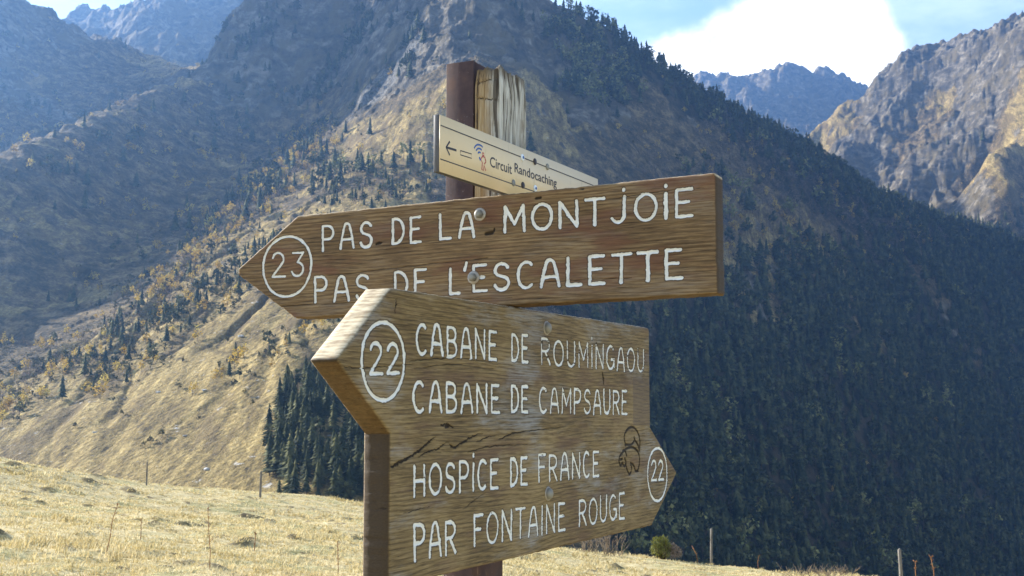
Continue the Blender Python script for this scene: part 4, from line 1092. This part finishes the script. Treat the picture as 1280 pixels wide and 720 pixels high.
for pts in ([(512, 132), (506, 92), (520, 60), (545, 50), (566, 72), (576, 112), (573, 158)], [(510, 128), (538, 128), (552, 108), (550, 96)], [(556, 112), (566, 128), (572, 146)],
            [(496, 168), (512, 150), (538, 140), (560, 152), (573, 178), (573, 218), (566, 246)], [(496, 168), (486, 180), (482, 200), (488, 222), (498, 212), (506, 226), (514, 208), (508, 192)],
            [(498, 168), (502, 154), (512, 160), (516, 178)], [(514, 210), (516, 236), (530, 262), (538, 238), (534, 212)], [(534, 212), (548, 222), (556, 246), (568, 246)], [(488, 196), (496, 194)]):
    cv += pxpath(L_, q6(pts), .0038)
ck = []
for pts, h in (([(58, 268), (105, 262), (145, 241), (190, 222), (225, 205), (262, 182), (300, 158), (335, 128), (352, 112), (375, 95)], .0034), ([(300, 185), (345, 160), (385, 150), (410, 130), (438, 115)], .0018),
               ([(440, 128), (462, 142), (500, 118), (545, 92), (590, 78)], .0026), ([(560, 118), (610, 96), (650, 86)], .0017), ([(660, 108), (710, 84), (760, 72)], .0017), ([(500, 420), (550, 380), (600, 345)], .0012),
               ([(400, 42), (430, 38), (460, 52)], .0030), ([(420, 50), (440, 46)], .0035), ([(520, 165), (600, 140), (700, 132), (790, 128)], .0013), ([(230, 440), (300, 420), (350, 405)], .0012)):
    ck += crack(L_, q5(pts), h)
for pts, h in (([(180, 412), (300, 416), (420, 408), (520, 398)], .0012), ([(437, 88), (436, 120), (430, 160)], .0018), ([(500, 385), (620, 372), (760, 372), (920, 400)], .0012), ([(520, 420), (700, 400), (900, 420)], .0010)):
    ck += crack(L_, q3(pts), h)
for pts, h in (([(600 + 612 / 4, 380 + 340 / 4), (600 + 617 / 4, 380 + 375 / 4), (600 + 620 / 4, 380 + 405 / 4)], .0045), ([(640, 541), (668, 538), (700, 534)], .0014)):
    ck += crack(L_, pts, h)
tc = [low.hit(791, 471), low.hit(812, 531)]
pc_ = [low.hit(450, 560), low.hit(520, 690)]
def low_tint(U, V):
    a = ((U > tc[0][0]) & (V < tc[0][1]) & (V > tc[1][1])).astype(float) * .7
    return a
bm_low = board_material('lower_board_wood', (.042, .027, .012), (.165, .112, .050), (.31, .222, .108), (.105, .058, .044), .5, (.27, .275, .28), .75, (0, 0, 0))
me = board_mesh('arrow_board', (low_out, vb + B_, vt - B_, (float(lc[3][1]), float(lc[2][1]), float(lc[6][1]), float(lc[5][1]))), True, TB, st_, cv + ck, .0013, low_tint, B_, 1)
lower = link('wooden_sign', me, None, [bm_low]); lower.matrix_world = low.matrix()
tag(lower, 'thick brown wooden sign pointing both ways, lettered Cabane de Roumingaou and Hospice de France', 'sign')
for px, py in ((683, 410), (685, 617)):
    h = low.hit(px, py); bolt(lower, h[0], h[1], 0, .0098, (zinc_m, washer_m), 'dome')

# ---- upper board, one arrow point (on face A)
TA = .052
upp = Plane(EA, cA + TA + .002, -1.1, EYE + .3)
uc = [upp.hit(*p) for p in ((297.3, 339.4), (369, 270), (373, 398), (894, 215.5), (895.6, 367), (634.6, 381))]
uTip = float(uc[0][0]); uS = float((uc[1][0] + uc[2][0]) / 2); uE = float((uc[3][0] + uc[4][0]) / 2)
def upp_out(u):
    t = np.interp(u, [uTip, uS, uE], [uc[0][1] + .006, uc[1][1], uc[3][1]]); b = np.interp(u, [uTip, uS, uE], [uc[0][1] - .006, uc[2][1], uc[4][1]])
    return (b + B_, t - B_)
U_ = upp; H6 = .0032
su = word(U_, 'PAS', 402.5, 465, 313, 282, 308, 277, H6, .5, .04) + word(U_, 'DE', 490, 525.5, 305, 274.5, 302, 270.5, H6, .5, .04) + word(U_, 'LA', 549.5, 592, 299, 269, 295.5, 265, H6, .6)
su += word(U_, 'MONTjOiE', 630, 865, 290.5, 259.5, 269.5, 236.5, .0036, .42, .04)
su += word(U_, 'PAS', 393, 461, 377.5, 347, 374, 343.5, H6, .5, .03) + word(U_, 'DE', 493, 532, 371.5, 340.5, 369, 337.5, H6, .5, .03) + word(U_, 'L', 562, 574, 367, 336, 366.5, 336, H6) + word(U_, "'", 579.5, 583, 362, 328, 362, 328, H6)
su += word(U_, 'ESCALETTE', 591, 852, 364, 332, 347.5, 312, .0036, .44, .03)
su += ring(U_, 358.5, 333, 30, 38, .0030) + word(U_, '23', 339.5, 380, 346.5, 316.5, 345, 315.5, .0029, .5)
cu = []
q1 = lambda pts: [(500 + x / 2.118, 60 + y / 2.118) for x, y in pts]
for pts, h in (([(228, 492), (244, 489)], .0042), ([(476, 370), (484, 372)], .0035), ([(360, 398), (372, 396)], .003), ([(250, 478), (249, 485)], .002)):
    cu += pxpath(U_, q1(pts), h)
for pts, h in (([(300, 385), (450, 378), (640, 372)], .0007), ([(880, 235), (820, 240), (760, 249)], .0008), ([(405, 345), (520, 332), (610, 322)], .0007), ([(640, 355), (720, 350), (790, 347)], .0008), ([(470, 305), (478, 303)], .004)):
    cu += crack(U_, pts, h)
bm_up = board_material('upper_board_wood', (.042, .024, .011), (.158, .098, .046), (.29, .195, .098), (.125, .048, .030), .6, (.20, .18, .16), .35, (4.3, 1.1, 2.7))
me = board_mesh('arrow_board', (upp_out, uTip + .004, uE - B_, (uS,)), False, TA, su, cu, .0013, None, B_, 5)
upper = link('wooden_sign', me, None, [bm_up]); upper.matrix_world = upp.matrix()
tag(upper, 'long reddish brown wooden arrow sign lettered Pas de la Montjoie and Pas de l\'Escalette', 'sign')
for px, py in ((600, 268), (592, 347)):
    h = upp.hit(px, py); bolt(upper, h[0], h[1], 0, .0090, (zinc_m, washer_m), 'hex')

# ---- printed plaque on face B above the boards
TP = .0135
plq = Plane(EB, cB + TP + .001, 2.2, EYE + .5)
pa = [plq.hit(*p) for p in ((549.7, 149), (549.7, 217.9), (747.5, 218.5), (632, 239))]
zt = float((pa[0][1] + pa[2][1]) / 2); zb_ = float((pa[1][1] + pa[3][1]) / 2); ua, ub = float(pa[0][0]), float(pa[2][0])
cream_m, T = material('cream_plaque_laminate')
P = T.n('ShaderNodeTexCoord').outputs['Object']
k = T.noise(T.map(P, (12, 12, 22)), 1.0, 5, .6); k2 = T.noise(T.map(P, (70, 70, 18)), 1.0, 4)
c = T.mix(k, (.63, .48, .29), (.70, .56, .36)); c = T.mix(T.math('MULTIPLY', T.step(k2, .62, .75), .35), c, (.36, .27, .15))
T.finish(c, .42, k, .05, .0005, .4)
ink_m = flat('dark_print_ink', (.035, .028, .03), .5, 0, .3, 80, .3)
red_m = flat('red_print_ink', (.42, .07, .05), .5, 0, .3); blue_m = flat('blue_print_ink', (.04, .10, .30), .5, 0, .3); pale_m = flat('pale_print_ink', (.72, .76, .80), .5, 0, .3)
edge_m = flat('grey_anodised_edge', (.075, .07, .07), .55, .2, .5, 50, .25)
b = MB(); b.box((ua, .0012, zb_), (ub, TP, zt), .0015)
plaque = link('trail_plaque', b.mesh('trail_plaque'), None, [edge_m]); plaque.matrix_world = plq.matrix()
tag(plaque, 'narrow cream printed plaque with a left arrow, reading Circuit Randocaching', 'sign')
b = MB(); b.box((ua + .0008, 0, zb_ + .0008), (ub - .0008, .0010, zt - .0008), 0); b.build('cream_face', cream_m, plaque)


def strip(bld, pts, h, y=-.0004):
    """flat printed line"""
    pts = [np.array(p) for p in pts]; V = []
    for i_, p in enumerate(pts):
        d = pts[min(i_ + 1, len(pts) - 1)] - pts[max(i_ - 1, 0)]; d = d / (np.linalg.norm(d) + 1e-9); q = np.array([-d[1], d[0]]) * h
        V += [(p[0] + q[0], y, p[1] + q[1]), (p[0] - q[0], y, p[1] - q[1])]
    bld.add(V, [(2 * k_, 2 * k_ + 1, 2 * k_ + 3, 2 * k_ + 2) for k_ in range(len(pts) - 1)])
q7 = lambda pts: [plq.hit(520 + x / 5.12, 130 + y / 5.12) for x, y in pts]
b = MB()
z1 = (plq.hit(550.3, 162.8)[1] + plq.hit(743.6, 227.7)[1]) / 2; z2_ = (plq.hit(550.3, 201.7)[1] + plq.hit(668, 237)[1]) / 2
strip(b, [(ua + .002, z1), (ub - .004, z1)], .0011); strip(b, [(ua + .002, z2_), (ub - .004, z2_)], .0011)
strip(b, q7([(192, 277), (258, 297)]), .0022); strip(b, q7([(215, 240), (192, 277), (215, 328)]), .0022)
strip(b, q7([(283, 298), (355, 320), (355, 348), (283, 325), (283, 298)]), .0010)
b.build('printed_lines', ink_m, plaque)
b = MB()
for k_ in (1, 2, 3):
    c0 = plq.hit(599.5, 195); r = .0075 * k_
    strip(b, [(c0[0] + r * 1.15 * math.cos(t), c0[1] + r * math.sin(t)) for t in np.radians(np.linspace(62, 150, 10))], .0018)
strip(b, q7([(404, 340), (412, 362)]), .0025)
b.build('signal_symbol', blue_m, plaque)
b = MB()
for pts, h in (([(424, 312), (434, 316), (434, 330), (424, 330), (424, 312)], .0013), ([(426, 334), (440, 342), (446, 372), (436, 384)], .0016), ([(426, 334), (414, 352), (424, 376), (420, 420), (430, 424), (434, 392), (446, 428)], .0016), ([(440, 350), (448, 366)], .0012)):
    strip(b, q7(pts), h)
b.build('walker_symbol', red_m, plaque)


def text_mesh(txt, u0, u1, zbase, cap, shear=0):
    cu_ = bpy.data.curves.new('t', 'FONT'); cu_.body = txt; cu_.resolution_u = 3; cu_.offset = .012
    ob = bpy.data.objects.new('t', cu_); COL.objects.link(ob); bpy.context.view_layer.update()
    me_ = bpy.data.meshes.new_from_object(ob.evaluated_get(bpy.context.evaluated_depsgraph_get()))
    bpy.data.objects.remove(ob)
    co = np.empty(len(me_.vertices) * 3); me_.vertices.foreach_get('co', co); co = co.reshape(-1, 3)
    x0, x1 = co[:, 0].min(), co[:, 0].max()
    capf = .729 * 1.0
    new = np.stack([u0 + (co[:, 0] - x0) / (x1 - x0) * (u1 - u0), np.full(len(co), -.0004), zbase + co[:, 1] / capf * cap], 1)
    me_.vertices.foreach_set('co', new.ravel()); me_.update(); return me_
for txt, x0, x1, bb, tt, be in (('Circuit', 612.2, 639.6, 209.5, 196, 216), ('Randocaching', 643, 695.8, 217.5, 205, 232)):
    A = plq.hit(x0, bb); Bq = plq.hit(x0, tt); C = plq.hit(x1, be)
    zz_ = (A[1] + C[1]) / 2
    link('lettering', text_mesh(txt, A[0], C[0], zz_, (Bq[1] - A[1]) * .98), plaque, [ink_m])
for x, y, kind in ((652.8, 196.8, 0), (668.4, 202, 1), (684, 208.5, 2), (641.5, 228.6, 2), (653.4, 231.6, 1), (668.8, 235.5, 0)):
    h = plq.hit(x, y); b = MB()
    b.lathe([(.0072, .0004), (.0072, -.0012), (.006, -.0022), (.002, -.0026)], 18, c=(h[0], 0, h[1]))
    rv = b.build('rivet', (pale_m, ink_m, zinc_m)[kind], plaque, True)
    if kind == 0:
        b = MB(); b.lathe([(.0032, -.0022), (.0030, -.0034), (.001, -.0036)], 12, c=(h[0], 0, h[1])); b.build('pin', blue_m, rv)
